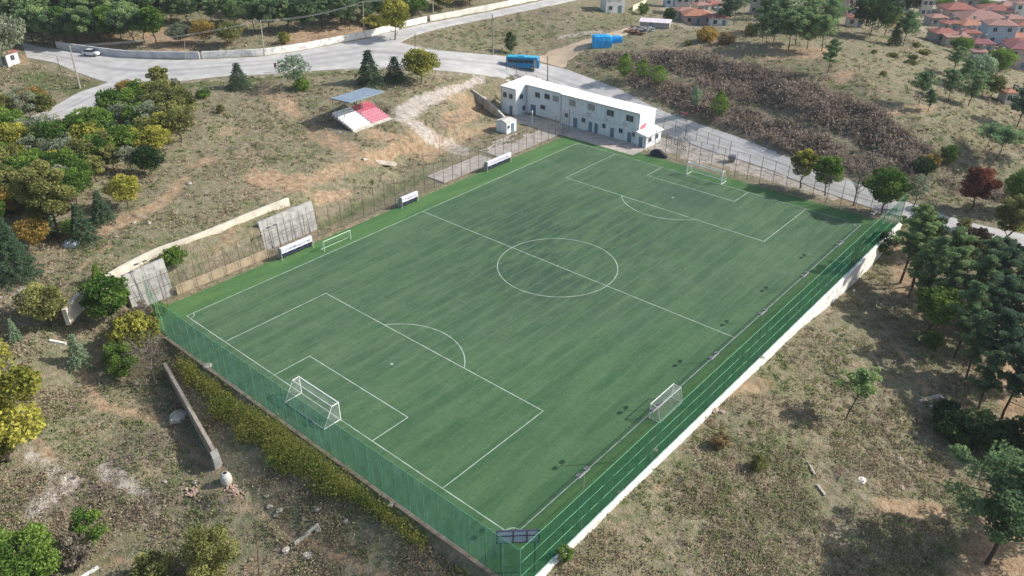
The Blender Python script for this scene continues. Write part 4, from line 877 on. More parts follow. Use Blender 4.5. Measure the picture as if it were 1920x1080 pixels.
# bin, tarpaulin heap, railing
p = ground(1372, 302); t = thing('waste_container', 'dark grey wheeled waste container between the far fence and the road', 'bin', tuple(p), R(20))
b = MB(); b.hexa([(-.6,-.45,.2),(.6,-.45,.2),(.6,.45,.2),(-.6,.45,.2)], [(-.72,-.55,1.15),(.72,-.55,1.15),(.72,.55,1.15),(-.72,.55,1.15)]); b.build('body', mat('bin_grey', (.16,.17,.20), .5), t)
b = MB(); b.hexa([(-.75,-.58,1.16),(.75,-.58,1.16),(.75,.58,1.16),(-.75,.58,1.16)], [(-.7,-.3,1.4),(.7,-.3,1.4),(.7,.3,1.4),(-.7,.3,1.4)]); b.build('lid', mat('bin_lid', (.22,.23,.27), .5), t)
for x in (-.5,.5):
    for y in (-.35,.35): b = MB(); b.tube((x-.04,y,.1),(x+.04,y,.1),.1,.1,8); b.build('wheel', M_black, t)
t = thing('tarpaulin_heap', 'dark tarpaulin heap at the far edge of the turf right of the kiosk', 'tarpaulin heap', (-13.0,49.3,0))
b = MB(); loft(b, [(-1.7,[(-.5,0),(.6,0),(.3,.5),(-.2,.6)]),(-.9,[(-.9,0),(.9,0),(.5,1.1),(-.4,1.3)]),(.1,[(-.8,0),(1.0,0),(.7,1.2),(-.3,1.5)]),(1.0,[(-.7,0),(.9,0),(.5,.8),(-.3,.9)]),(2.0,[(-.3,0),(.5,0),(.3,.4),(-.1,.3)])]); b.build('heap', mat('black_sheet', (.035,.04,.055), .5, (.02,.022,.03), 3, .4), t)
t = thing('metal_railing', 'dark metal ramp railing between the kiosk and the road', 'railing', (0,0,0))
b = MB(); q = [Vector((-16.2,57.5,0)), Vector((-12.8,56.3,0)), Vector((-9.5,54.0,0))]
for k, v in enumerate(q[:-1]):
    w_ = q[k+1]
    for h in (.35,.8,1.25): b.tube((v.x,v.y,h+.3), (w_.x,w_.y,h), .05, .05, 5)
    for j in range(5): s_ = v.lerp(w_, j/4); b.tube((s_.x,s_.y,-.1), (s_.x,s_.y,1.5), .045, .045, 5)
b.build('rail', M_dark, t)
t = thing('barrier_post', 'dark post with a small red board at the far road edge', 'barrier', tuple(ground(1274, 216)))
b = MB(); b.tube((0,0,0),(0,0,1.3),.09,.09,6); b.build('post', M_dark, t)
b = MB(); b.box(.1,2.1,-.03,.03,.55,1.0); b.tube((2.0,0,0),(2.0,0,1.0),.04,.04,5); b.build('board', mat('faded_red', (.55,.14,.18), .6, (.42,.10,.13), 3), t)
t = thing('signpost', 'dark roadside signpost left of the feathery cedar', 'sign', tuple(ground(518, 136)))
b = MB(); b.tube((0,0,-.2),(0,0,1.3),.07,.07,6); b.build('post', M_dark, t); b = MB(); b.box(-.06,.02,-.3,.3,1.2,2.2); b.build('board', mat('maroon_board', (.07,.03,.04), .5), t)
t = thing('roadside_bench', 'dark bench at the road edge beside the feathery cedar', 'bench', tuple(ground(538, 131)), R(35))
b = MB(); b.box(-1.0,1.0,-.2,.2,.42,.48); b.build('seat', M_dark, t); b = MB(); b.box(-1.0,1.0,.2,.25,.55,.95); b.build('backrest', M_dark, t)
for s in (-.8,.8): b = MB(); b.box(s-.04,s+.04,-.18,.18,0,.42); b.build('leg', M_dark, t)
# round concrete drum
p = ground(426, 906); t = thing('concrete_drum', 'round pale concrete drum with an open top on the dirt below the wall', 'concrete drum', tuple(p))
b = MB(); prof = [(.52,-.1),(.60,.15),(.62,.55),(.55,.95),(.40,1.2),(.30,1.32)]
for (r0, z0), (r1, z1) in zip(prof, prof[1:]): b.tube((0,0,z0), (-.0,0,z1), r0, r1, 20)
b.build('drum', mat('drum_concrete', (.56,.55,.51), .85, (.42,.41,.38), 3, .2), t)
b = MB(); b.tube((0,0,1.325),(0,0,1.34),.21,.21,16); b.build('opening', M_black, t)

# ------------------------------------------------------------------ poles and wires
def upole(bx, by, ty, label, r=.16, arms=1, m=None, lean=0.0, tx=None, shift=0):
    p = ground(bx, by); h = hgt(p, ty); t = thing('utility_pole', label, 'utility pole', tuple(p), 0, 'utility poles and thin wires' if False else None)
    dx = dy = 0.0
    if tx is not None:
        s = (tx-pr((p.x, p.y, p.z+h))[0])/pxm((p.x, p.y, p.z+h)); dx, dy = RT[0]*s, RT[1]*s
    b = MB(); b.tube((0,0,-.4), (dx,dy,h), r, r*.6, 8); b.build('pole', m or M_poleg, t); top = Vector((p.x+dx, p.y+dy, p.z+h))
    if arms:
        b = MB()
        for k in range(arms): b.tube((dx-1.0*FW[0],dy-1.0*FW[1],h-.3-.7*k), (dx+1.0*FW[0],dy+1.0*FW[1],h-.3-.7*k), .05, .05, 5)
        for e_ in (-.95,0,.95): b.tube((dx+e_*FW[0],dy+e_*FW[1],h-.3), (dx+e_*FW[0],dy+e_*FW[1],h-.05), .04, .04, 5)
        b.build('crossarm', M_dark, t)
    return top
T1 = upole(150,165,85,'leaning concrete utility pole on the green verge at the left road fork', .2, 2, None, 0, 130)
T0 = upole(112,88,22,'dark leaning utility pole at the end of the grey wall', .16, 1, M_bark, 0, 86)
upole(118,149,105,'thin dark pole on the verge left of the leaning concrete pole', .08, 0, M_dark, 0, 106)
T2 = upole(496,105,38,'pale utility pole at the foot of the long white wall', .17, 1, None, 0, 488)
T3 = upole(683,70,2,'pale utility pole standing where the two roads meet', .15, 1, None, 0, 680)
T4 = upole(812,37,-30,'pale utility pole at the uphill end of the white wall', .15, 1, None, 0, 811)
upole(778,106,64,'short dark lamp pole on the grass island between the roads', .09, 1, M_dark, 0, 778)
T5 = upole(924,103,27,'grey lattice utility pole beside the conical tree left of the bus', .22, 2, mat('lattice_grey', (.24,.23,.22), .7), 0, 923)
T6 = upole(1027,166,104,'thick grey utility pole behind the white building', .20, 0, mat('mid_grey_pole', (.27,.26,.26), .8), 0, 1027)
upole(347,112,76,'small pole standing against the grey roadside wall', .09, 0, M_poleg, 0, 346)
upole(486,1092,982,'rusty steel pole at the bottom edge of the picture', .07, 0, M_rust, 0, 479)
def wire(a, c, off, sag, label):
    b = MB(); n = 14; a = Vector(a)+Vector(FW*off*Vector((1,1,0)).length/1.414) if False else Vector(a)+Vector((FW[0]*off, FW[1]*off, -.1)); c = Vector(c)+Vector((FW[0]*off, FW[1]*off, -.1))
    pts = [a.lerp(c, k/n)-Vector((0,0,sag*4*(k/n)*(1-k/n))) for k in range(n+1)]
    b.path(pts, .022, 4); tag(b.build('overhead_wire', mat('wire_grey', (.30,.31,.32), .6)), label, 'wire', 'overhead wires between the utility poles')
for a, c, nm in ((T1,T2,'from the leaning pole to the white wall pole'), (T2,T3,'from the white wall pole to the junction pole'), (T3,T4,'uphill from the road junction pole')):
    for off in (-.95, 0, .95): wire(a, c, off, 1.0, {-.95:'nearest', 0:'middle', .95:'farthest'}[off]+' overhead wire '+nm)

# ------------------------------------------------------------------ loose things on the ground
def rock(px, py, s, label, m=None, flat=.7, grp=None):
    p = ground(px, py); bm = bmesh.new(); bmesh.ops.create_icosphere(bm, subdivisions=2, radius=1); rr = random.Random(int(px*7+py))
    for v in bm.verts: v.co *= 1+rr.uniform(-.2, .2); v.co.z *= flat; v.co.x *= 1.25
    me_ = bpy.data.meshes.new('rock'); bm.to_mesh(me_); bm.free(); me_.materials.append(m or M_rock)
    o = link('rock', me_); o.location = p+Vector((0,0,s*.25)); o.scale = (s,s,s); o.rotation_euler = (0,0,rr.uniform(0,6)); return tag(o, label, 'rock', grp)
rock(336, 788, .95, 'big pale boulder beside the long low concrete wall')
rock(390, 688, .5, 'pale boulder at the weedy strip by the teal fence')
GR = 'pale stones scattered on the scrub below the teal fence'
for x, y, s in ((506,951,.30),(525,960,.32),(519,968,.25),(570,976,.25),(595,958,.28),(648,977,.25),(597,998,.28),(537,1034,.36),(577,1042,.42),(500,931,.2),(310,905,.22),(365,905,.25),(733,948,.3),(255,720,.25),(290,680,.2),(200,742,.18)):
    rock(x, y, s, 'small pale stone lying on the dry scrub outside the near fence', None, .7, GR)
G2 = 'stones scattered on the grassland right of the pitch'
for x, y, s in ((1338,771,.45),(1352,773,.35),(1228,845,.3),(1137,962,.25),(1686,861,.35),(1722,868,.3),(1690,915,.3),(1426,672,.4),(1160,925,.25)):
    rock(x, y, s, 'dusty stone on the dry grass right of the white wall', mat('dusty_rock', (.42,.35,.28), .9, (.25,.2,.16), 2, .4), .6, G2)
rock(1615, 906, .42, 'flat white stone alone in the dry grass right of the pitch', mat('white_stone', (.74,.70,.64), .8, (.6,.55,.5), 2), .35)
for x, y, s in ((356,346,.35),(251,418,.3),(280,420,.3),(218,443,.25)): rock(x, y, s, 'small whitish stone on the open slope left of the cream wall', None, .7, 'whitish stones on the left slope')
def beam(px0, py0, px1, py1, w, h, label, m, name='plank', up=.12):
    a, c = ground(px0, py0), ground(px1, py1); d = c-a; n_ = Vector((-d.y, d.x, 0)).normalized()*w/2; z = Vector((0,0,1)); b = MB()
    b.hexa([tuple(q-z*.1) for q in (a-n_, c-n_, c+n_, a+n_)], [tuple(q+z*(h+up)) for q in (a-n_, c-n_, c+n_, a+n_)]); return tag(b.build(name, m), label, name.replace('_', ' '))
beam(553,1024,598,989,.30,.18,'pale broken concrete post lying across the dirt path', M_concl, 'concrete_post')
beam(152,1082,184,1062,.25,.12,'white plank at the bottom edge left of the rusty pole', M_white)
beam(94,641,124,645,.28,.15,'short white plank on the dirt below the small orange tree', M_white)
beam(1513,870,1527,892,.22,.1,'thin grey plank in the grass, upper of two', M_wood); beam(1531,912,1546,932,.28,.15,'thicker grey plank in the grass, lower of two', M_wood)
beam(1795,742,1760,776,.3,.1,'x', M_wood) if False else None
t = thing('wooden_frame', 'broken pale timber frame on the grass at the edge of the pine grove', 'timber frame', tuple(ground(1752,757)), R(-28))
b = MB(); b.box(-1.15,-.6,-1.5,1.5,.0,.3); b.build('side_beam', M_wood, t); b = MB(); b.box(.25,.6,-1.3,1.6,.0,.32); b.build('side_beam', M_wood, t); b = MB(); b.box(-1.1,.65,1.5,1.85,.05,.34); b.build('cross_beam', M_wood, t)
b = MB(); b.hexa([(.6,.2,0),(1.5,.5,0),(1.3,1.9,0),(.6,1.8,0)], [(.6,.2,.1),(1.5,.5,.12),(1.3,1.9,.12),(.6,1.8,.1)]); b.build('board', M_concl, t)
def pile(px, py, rad, n, label):
    p = ground(px, py); b = MB(); rr = random.Random(px)
    for k in range(n):
        x, y = rr.gauss(0,rad*.62), rr.gauss(0,rad*.38); r_ = min(rad, math.hypot(x,y)); z = .22*(1-r_/rad)*rr.random(); q = Matrix.Rotation(rr.uniform(0,3.1), 3, 'Z')@Matrix.Rotation(rr.uniform(-.4,.4), 3, 'X')
        P = [q@Vector(v)+Vector((x,y,z+.08)) for v in ((-.11,-.06,-.04),(.11,-.06,-.04),(.11,.06,-.04),(-.11,.06,-.04),(-.11,-.06,.04),(.11,-.06,.04),(.11,.06,.04),(-.11,.06,.04))]
        b.hexa(P[:4], P[4:])
    o = b.build('brick_heap', mat('broken_brick', (.40,.22,.16), .9, (.46,.38,.32), 6)); o.location = p; tag(o, label, 'brick heap')
pile(367, 921, 1.0, 110, 'wider heap of broken bricks left of the concrete drum'); pile(437, 920, .8, 60, 'smaller heap of broken bricks below the concrete drum')
rock(133, 458, .9, 'whitish blue wrapped bundle in the shade under the left conifers', mat('white_blue_wrap', (.62,.68,.78), .5, (.5,.56,.66), 2), .8)
bpy.data.objects[-1] if False else None

def where(x, y, b, near='lower', far='upper'):
    u = (x-b[0])/(b[2]-b[0]); v = (y-b[1])/(b[3]-b[1]); n_ = min(4, int(v*5))
    row = (far+'most row', far+' row', 'middle row', near+' row', near+'most row')[n_]
    return row+', '+('far left', 'left', 'centre left', 'centre right', 'right', 'far right')[min(5, max(0, int(u*6)))]
# ------------------------------------------------------------------ trees
def trunk_mesh(h, r, lean=(0,0), limbs=5, spread=2.0, h0=.45, seed=0, crown_h=None):
    rr = random.Random(seed); b = MB(); pts = []; n = 6
    for k in range(n+1): u = k/n; pts.append((lean[0]*u*u*h+rr.uniform(-.06,.06)*u, lean[1]*u*u*h+rr.uniform(-.06,.06)*u, -.3+(h+.3)*u))
    b.path(pts, [r*(1-.75*k/n) for k in range(n+1)], 7)
    for k in range(limbs):
        u = h0+(1-h0)*(k+.5)/limbs; i = min(n-1, int(u*n)); p = Vector(pts[i]).lerp(Vector(pts[i+1]), u*n-i); a = k*2.4+rr.uniform(-.4,.4); L = spread*(1.1-.6*(u-h0)/(1-h0))
        m_ = p+Vector((math.cos(a)*L*.5, math.sin(a)*L*.5, L*.22)); e_ = p+Vector((math.cos(a+.2)*L, math.sin(a+.2)*L, L*rr.uniform(.2,.5)))
        b.path([p, m_, e_], [r*.38, r*.25, r*.1], 5)
    return b
def blob_pts(c, rad, n, shell=.55):
    d = rng.normal(size=(n, 3)); d /= np.linalg.norm(d, axis=1)[:, None]; q = rng.uniform(shell**3, 1, n)**(1/3)
    return np.array(c)+d*q[:, None]*np.array(rad)
def crown_decid(h, w, nb, ncard, size, seed, flat=.75, base=.32):
    """unit-free crown: many clumps packed in an uneven ellipsoid; height h, width w"""
    r_ = np.random.default_rng(seed); b = MB(); cz_ = h*(base+(1-base)/2); rz = h*(1-base)/2; rx = w/2
    for k in range(nb):
        a = 2.399*k; u = (k+.5)/nb; zz = 1-2*u; rad = math.sqrt(max(0, 1-zz*zz)); f = r_.uniform(.52, .86)
        c = (math.cos(a)*rad*rx*f, math.sin(a)*rad*rx*f, cz_+zz*rz*.78*r_.uniform(.8, 1.1)); cr = w*r_.uniform(.13, .22)
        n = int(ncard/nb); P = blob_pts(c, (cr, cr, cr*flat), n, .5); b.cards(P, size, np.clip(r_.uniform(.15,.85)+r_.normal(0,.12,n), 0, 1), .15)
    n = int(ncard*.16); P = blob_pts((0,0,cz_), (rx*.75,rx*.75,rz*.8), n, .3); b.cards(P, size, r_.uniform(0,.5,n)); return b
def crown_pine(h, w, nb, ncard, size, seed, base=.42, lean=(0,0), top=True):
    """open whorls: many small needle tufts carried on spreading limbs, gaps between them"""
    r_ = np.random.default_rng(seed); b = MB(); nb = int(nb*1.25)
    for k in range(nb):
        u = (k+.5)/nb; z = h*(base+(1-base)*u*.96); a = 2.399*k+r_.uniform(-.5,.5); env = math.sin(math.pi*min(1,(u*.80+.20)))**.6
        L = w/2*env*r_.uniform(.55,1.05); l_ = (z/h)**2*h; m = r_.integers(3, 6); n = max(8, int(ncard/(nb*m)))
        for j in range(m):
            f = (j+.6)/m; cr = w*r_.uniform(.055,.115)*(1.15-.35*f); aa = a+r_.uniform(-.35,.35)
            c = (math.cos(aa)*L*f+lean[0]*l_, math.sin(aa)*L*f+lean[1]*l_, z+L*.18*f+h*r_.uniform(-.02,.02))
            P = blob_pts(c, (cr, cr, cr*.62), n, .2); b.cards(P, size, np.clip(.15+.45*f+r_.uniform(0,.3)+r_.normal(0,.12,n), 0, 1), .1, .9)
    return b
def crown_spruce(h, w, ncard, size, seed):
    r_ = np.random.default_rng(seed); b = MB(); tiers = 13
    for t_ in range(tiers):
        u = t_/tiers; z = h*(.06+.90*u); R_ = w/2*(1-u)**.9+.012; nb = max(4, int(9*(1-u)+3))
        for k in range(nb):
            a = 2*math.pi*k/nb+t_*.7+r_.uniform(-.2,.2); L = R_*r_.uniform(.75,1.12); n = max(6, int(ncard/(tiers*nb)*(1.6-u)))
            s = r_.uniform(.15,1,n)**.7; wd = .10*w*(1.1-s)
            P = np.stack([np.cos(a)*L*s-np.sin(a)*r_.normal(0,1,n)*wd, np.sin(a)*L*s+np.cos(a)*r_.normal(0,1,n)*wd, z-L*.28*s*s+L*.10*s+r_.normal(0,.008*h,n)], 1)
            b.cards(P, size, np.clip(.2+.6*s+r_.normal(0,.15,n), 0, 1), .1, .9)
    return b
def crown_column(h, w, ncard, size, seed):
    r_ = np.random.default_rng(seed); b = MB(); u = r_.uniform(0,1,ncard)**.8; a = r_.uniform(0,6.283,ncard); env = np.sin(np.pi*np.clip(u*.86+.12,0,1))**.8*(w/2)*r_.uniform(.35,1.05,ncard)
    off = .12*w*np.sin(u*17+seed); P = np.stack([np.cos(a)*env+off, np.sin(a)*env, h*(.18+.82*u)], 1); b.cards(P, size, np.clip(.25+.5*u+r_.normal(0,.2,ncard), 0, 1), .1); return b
def bare_mesh(h, w, seed, twigs=260):
    rr = random.Random(seed); b = trunk_mesh(h*.75, .16, (0,0), 0, 1, .4, seed); ends = []
    for k in range(16):
        u = .35+.55*k/16; a = k*2.4; p = Vector((0,0,h*.75*u)); L = w*.5*(1.15-.6*u); e_ = p+Vector((math.cos(a)*L*.8, math.sin(a)*L*.8, L*.9)); m_ = p.lerp(e_, .5)+Vector((0,0,-.1)); b.path([p,m_,e_], [.07,.045,.02], 4); ends += [m_, e_, m_.lerp(e_, .5)]
    for k in range(twigs):
        p = rr.choice(ends); d = Vector((rr.gauss(0,1), rr.gauss(0,1), rr.uniform(.2,1.6))).normalized(); b.tube(p, p+d*rr.uniform(.5,1.3)*w/5, .016, .006, 3)
    return b
# leaf colours
LM = {'pine': leafmat('pine_needles', (0.072,0.130,0.072), (0.248,0.355,0.166), .45), 'pinelight': leafmat('pine_needles_light', (0.107,0.189,0.086), (0.355,0.460,0.201), .45), 'pinedark': leafmat('pine_needles_dark', (0.047,0.089,0.067), (0.147,0.224,0.130), .45),
 'spruce': leafmat('blue_green_needles', (.035,.070,.040), (.120,.190,.110)), 'pale': leafmat('pale_needles', (0.146,0.219,0.128), (0.401,0.493,0.328)),
 'green': leafmat('green_leaves', (0.055,0.119,0.026), (0.228,0.338,0.073)), 'olive': leafmat('olive_leaves', (0.100,0.119,0.041), (0.365,0.365,0.128)), 'yellow': leafmat('yellow_green_leaves', (.12,.145,.030), (.52,.49,.105)),
 'orange': leafmat('orange_leaves', (.20,.14,.04), (.52,.37,.11)), 'red': leafmat('red_leaves', (.09,.035,.028), (.27,.10,.07)), 'bright': leafmat('bright_green_leaves', (.07,.14,.03), (.27,.38,.09)),
 'grey': leafmat('grey_twig_leaves', (0.146,0.128,0.100), (0.365,0.311,0.238)), 'dark': leafmat('dark_leaves', (0.026,0.055,0.026), (0.100,0.155,0.055)), 'brown': leafmat('brown_leaves', (0.163,0.119,0.063), (0.437,0.311,0.163)),
 'greytree': leafmat('silver_leaves', (0.128,0.155,0.100), (0.365,0.401,0.274))}
MESH = {}
def tree_mesh(kind, i, asp, lod=0):
    """mesh pair for a kind with a height/width ratio baked in so that leaves keep their shape"""
    q = round(asp*4)/4; k = (kind, i, q, lod); N_, Z_ = ((2.0,.72),(7.0,.40))[lod]
    if k not in MESH:
        st = rng.bit_generator.state
        s = 1000+100*i+len(kind)*7; w = 1/q
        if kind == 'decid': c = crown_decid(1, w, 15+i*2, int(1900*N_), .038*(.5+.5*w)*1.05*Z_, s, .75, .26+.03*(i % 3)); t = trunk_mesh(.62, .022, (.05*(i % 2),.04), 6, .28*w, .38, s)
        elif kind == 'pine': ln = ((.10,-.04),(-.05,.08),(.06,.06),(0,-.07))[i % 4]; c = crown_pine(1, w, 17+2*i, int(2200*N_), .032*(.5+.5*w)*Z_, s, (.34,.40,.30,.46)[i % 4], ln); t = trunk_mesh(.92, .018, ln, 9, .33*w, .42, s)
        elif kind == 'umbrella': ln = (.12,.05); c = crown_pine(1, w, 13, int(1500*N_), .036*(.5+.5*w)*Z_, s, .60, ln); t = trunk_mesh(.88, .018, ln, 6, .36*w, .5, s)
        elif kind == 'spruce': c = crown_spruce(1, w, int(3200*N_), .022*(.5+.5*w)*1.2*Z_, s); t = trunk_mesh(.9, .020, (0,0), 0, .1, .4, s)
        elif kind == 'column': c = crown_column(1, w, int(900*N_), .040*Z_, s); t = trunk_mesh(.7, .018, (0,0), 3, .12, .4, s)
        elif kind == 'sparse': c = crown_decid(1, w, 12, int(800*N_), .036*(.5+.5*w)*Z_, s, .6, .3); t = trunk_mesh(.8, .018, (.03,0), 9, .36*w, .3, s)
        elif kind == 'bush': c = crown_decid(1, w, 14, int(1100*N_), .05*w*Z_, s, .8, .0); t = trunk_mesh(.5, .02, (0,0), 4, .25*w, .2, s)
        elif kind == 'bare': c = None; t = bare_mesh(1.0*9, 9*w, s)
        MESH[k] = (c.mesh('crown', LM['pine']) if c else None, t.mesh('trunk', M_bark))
    return MESH[k], q
NAMES = {'decid': 'deciduous_tree', 'pine': 'pine_tree', 'umbrella': 'umbrella_pine', 'spruce': 'conifer_tree', 'column': 'slender_tree', 'sparse': 'thin_leaved_tree', 'bush': 'shrub', 'bare': 'leafless_tree'}
CATS = {'bush': 'shrub'}
ntree = [0]
_used = {}
def tree(kind, col, bx, by, ty, wpx, label, group=None, var=None, bark=None, P=None, h=None, w=None):
    p = P if P is not None else ground(bx, by); h = h or hgt(p, ty); w = w or wpx/pxm(p); i = (ntree[0] if var is None else var) % 4; ntree[0] += 1
    asp = min(max(h/w, .5), 3.5); lod = 1 if max(h, w)*pxm(p) > 118 else 0; (cm, tm), q = tree_mesh(kind, i if not lod else i % 2, asp, lod)
    t = thing(NAMES[kind], label, CATS.get(kind, 'tree'), tuple(p), random.uniform(-.5,.5) if kind in ('pine','umbrella') and var is not None else random.uniform(0, 6.28), group)
    sc = h/9.0 if kind == 'bare' else h; sx_ = w*q/h*sc
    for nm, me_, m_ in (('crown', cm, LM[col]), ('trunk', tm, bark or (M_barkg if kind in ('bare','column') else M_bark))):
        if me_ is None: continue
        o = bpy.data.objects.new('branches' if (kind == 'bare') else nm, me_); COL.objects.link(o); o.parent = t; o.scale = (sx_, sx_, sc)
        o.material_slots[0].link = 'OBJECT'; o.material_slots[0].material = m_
    return t
T = tree
# conifers and small trees along the main road
T('spruce','spruce',450,166,114,54,'small dark conifer alone on the slope at the road edge, left of the signpost')
T('sparse','pale',556,168,100,62,'feathery pale blue green cedar beside the roadside bench')
T('bush','bright',567,167,148,34,'bright green bush under the feathery cedar')
T('spruce','spruce',694,160,88,67,'tallest dark conifer on the slope above the grandstand')
T('spruce','spruce',742,152,102,52,'smaller dark conifer between the tall conifer and the yellow green tree')
T('decid','yellow',790,156,92,72,'round yellow green tree above the gravel track at the road edge')
T('decid','olive',307,188,120,38,'small olive tree with a bare stem at the edge of the main road')
T('decid','yellow',742,75,-6,62,'olive yellow street tree at the tip of the grass island',var=1)
T('column','dark',957,100,60,24,'small dark columnar tree behind the blue bus')
T('bush','green',382,185,168,26,'low green bush on the slope below the main road, upper of two')
T('bush','olive',415,213,196,18,'low green bush on the slope below the main road, lower of two')
T('bush','green',330,498,462,46,'dark green bush growing against the cream slope wall')
T('spruce','green',188,535,492,36,'small conifer at the broken part of the cream slope wall')
# young trees on the thorny bank
G = 'young light green trees at the foot of the thorny bank'
for x, y, t_, w, n in ((1170,150,100,30,'first'),(1203,150,112,32,'second'),(1233,168,122,34,'third'),(1302,212,162,20,'fourth and thinnest'),(1346,228,172,34,'fifth')):
    T('column','pale' if n.startswith('four') else 'green',x,y,t_,w,n+' young green tree from the left along the foot of the thorny bank',G)
# trees on the hill at upper right
T('pine','pinedark',1358,48,-12,56,'left of the two dark pines in front of the red roofed houses'); T('pine','pinedark',1376,46,-16,54,'right of the two dark pines in front of the red roofed houses')
G = 'pines clustered on top of the hill'
for k, (x, y, t_, w) in enumerate(((1450,88,12,66),(1478,92,20,72),(1512,94,26,76),(1540,98,30,60),(1430,60,-8,60),(1470,66,-2,70),(1510,64,-6,70),(1548,66,0,66),(1492,84,14,60),(1428,80,24,50),(1560,40,-24,60),(1452,36,-30,60),(1520,36,-30,60))):
    T('pine','pinelight' if k in (2,3) else 'pine',x,y,t_,w,'green pine of the hilltop cluster, '+where(x, y, (1425,34,1562,100), 'front', 'rear'),G)
T('pine','pine',1551,135,72,48,'single leaning pine standing apart below the hilltop cluster',var=0)
T('decid','dark',1632,70,-12,92,'large dark round tree with a thick trunk near the houses'); T('spruce','dark',1676,84,38,34,'small dark egg-shaped tree left of the leaning pine near the houses')
T('pine','pine',1694,86,22,58,'leaning pine right of the dark egg-shaped tree',var=1); T('decid','dark',1712,24,-14,46,'dark tree at the top edge among the pale houses')
T('decid','olive',1660,66,10,40,'olive green tree behind the large dark tree')
G = 'pines on the right shoulder of the hill'
for x, y, t_, w in ((1722,197,134,56),(1740,210,168,36),(1778,188,130,56),(1816,196,134,62),(1786,140,88,46),(1800,168,112,44)):
    T('pine','pine',x,y,t_,w,'grey green pine on the hill shoulder below the village, '+where(x, y, (1720,138,1820,212), 'front', 'rear'),G)
T('decid','pale',1828,168,102,60,'light green tree between the pines and the village houses'); T('decid','bright',1866,150,90,52,'bright green tree against the pinkish village wall'); T('decid','olive',1858,184,140,40,'yellow green tree below the bright green one')
T('pine','pinedark',1905,238,150,84,'big dark pine at the right edge below the village'); T('umbrella','pine',1845,285,238,84,'left leaning umbrella pine at the foot of the hill',var=0); T('umbrella','pine',1866,302,242,92,'right leaning umbrella pine at the foot of the hill',var=0)
T('pine','pine',1918,300,240,60,'pine cut by the right edge beside the umbrella pines')
T('bush','bright',1776,306,270,34,'bright yellow green bush below the umbrella pines'); T('bush','orange',1748,312,288,28,'orange brown bush left of the yellow green bush'); T('bush','dark',1730,325,298,44,'dark shrub on the bank above the far road')
T('decid','red',1822,394,312,64,'red leaved tree beyond the road',var=0); T('decid','green',1908,396,318,78,'green tree at the right edge behind the red leaved tree'); T('decid','olive',1883,462,362,64,'olive yellow tree with a slim trunk at the road edge',var=1)
# row behind the far fence
T('decid','yellow',1500,352,276,48,'first tree behind the far fence, yellow green with a leaning trunk',var=1); T('decid','green',1545,366,290,58,'second tree behind the far fence, round and green',var=1)
T('bare','grey',1600,386,296,56,'leafless grey tree behind the far fence'); T('decid','green',1652,402,314,80,'widest green tree behind the far fence with a yellowish top',var=3); T('sparse','greytree',1712,392,322,44,'grey green tree at the far end of the right fence')
T('bush','brown',1826,470,428,62,'brown leafless bush at the near road edge in front of the grove'); T('bush','olive',1806,432,408,30,'small bush on the far verge beside the road')
# trees at the fence end and the grove right of the pitch
T('bush','dark',1648,474,430,50,'dark green shrub against the end of the white wall'); T('pine','pinelight',1686,530,372,84,'tall light pine overlapping the far end of the right fence',var=2)
T('pine','pinelight',1712,540,400,64,'pine with reddish trunk right of the tall light pine',var=1); T('decid','dark',1737,470,404,52,'dark round tree between the road and the grove')
T('decid','bright',1742,628,540,86,'bright green broadleaf tree at the front of the pine grove',var=2)
G = 'pines of the grove right of the pitch'
GROVE = [(1726,585,448,84),(1775,560,432,84),(1822,552,440,84),(1868,540,446,80),(1914,545,440,84),(1760,610,470,80),(1800,612,476,92),(1850,606,470,96),(1900,600,470,96),(1938,610,480,90),(1790,668,520,84),(1832,664,520,100),(1880,664,524,104),(1928,660,520,100),
 (1812,716,590,84),(1852,722,580,104),(1898,724,590,110),(1944,730,600,110),(1835,768,664,80),(1880,784,650,100),(1925,790,660,110),(1705,556,470,56),(1960,850,700,110)]
for k, (x, y, t_, w) in enumerate(GROVE): T('pine',('pine','pinelight','pine','pinedark')[k % 4],x,y,t_,w,'pine of the dense grove right of the pitch, '+where(x, y, (1700,530,1965,852), 'front', 'rear'),G)
G = 'dark low pines along the front of the grove'
for x, y, t_, w in ((1790,822,770,84),(1850,842,786,96),(1906,850,790,90),(1770,790,752,56)): T('bush','dark',x,y,t_,w,'dark low bushy pine at the grove edge, '+('left','centre','right','far left')[(1790,1850,1906,1770).index(x)]+' of four',G)
T('umbrella','pinelight',1588,784,698,104,'small sparse pine standing alone on the dry grass',var=1); T('pine','pine',1846,1052,852,285,'big dark pine leaning right in the lower right corner',var=0); T('pine','pine',1945,1020,840,230,'pine cut by the right edge behind the big leaning pine',var=2)
T('bush','bright',1748,648,624,40,'yellow green undergrowth bush in front of the grove'); T('bush','brown',1350,838,812,36,'tawny bush on the dry grass beside the white wall')
T('bush','bright',1060,1052,1024,34,'small yellow green bush at the foot of the white wall near the corner'); T('bush','olive',1420,880,852,36,'olive bush on the dry grass right of the pitch')
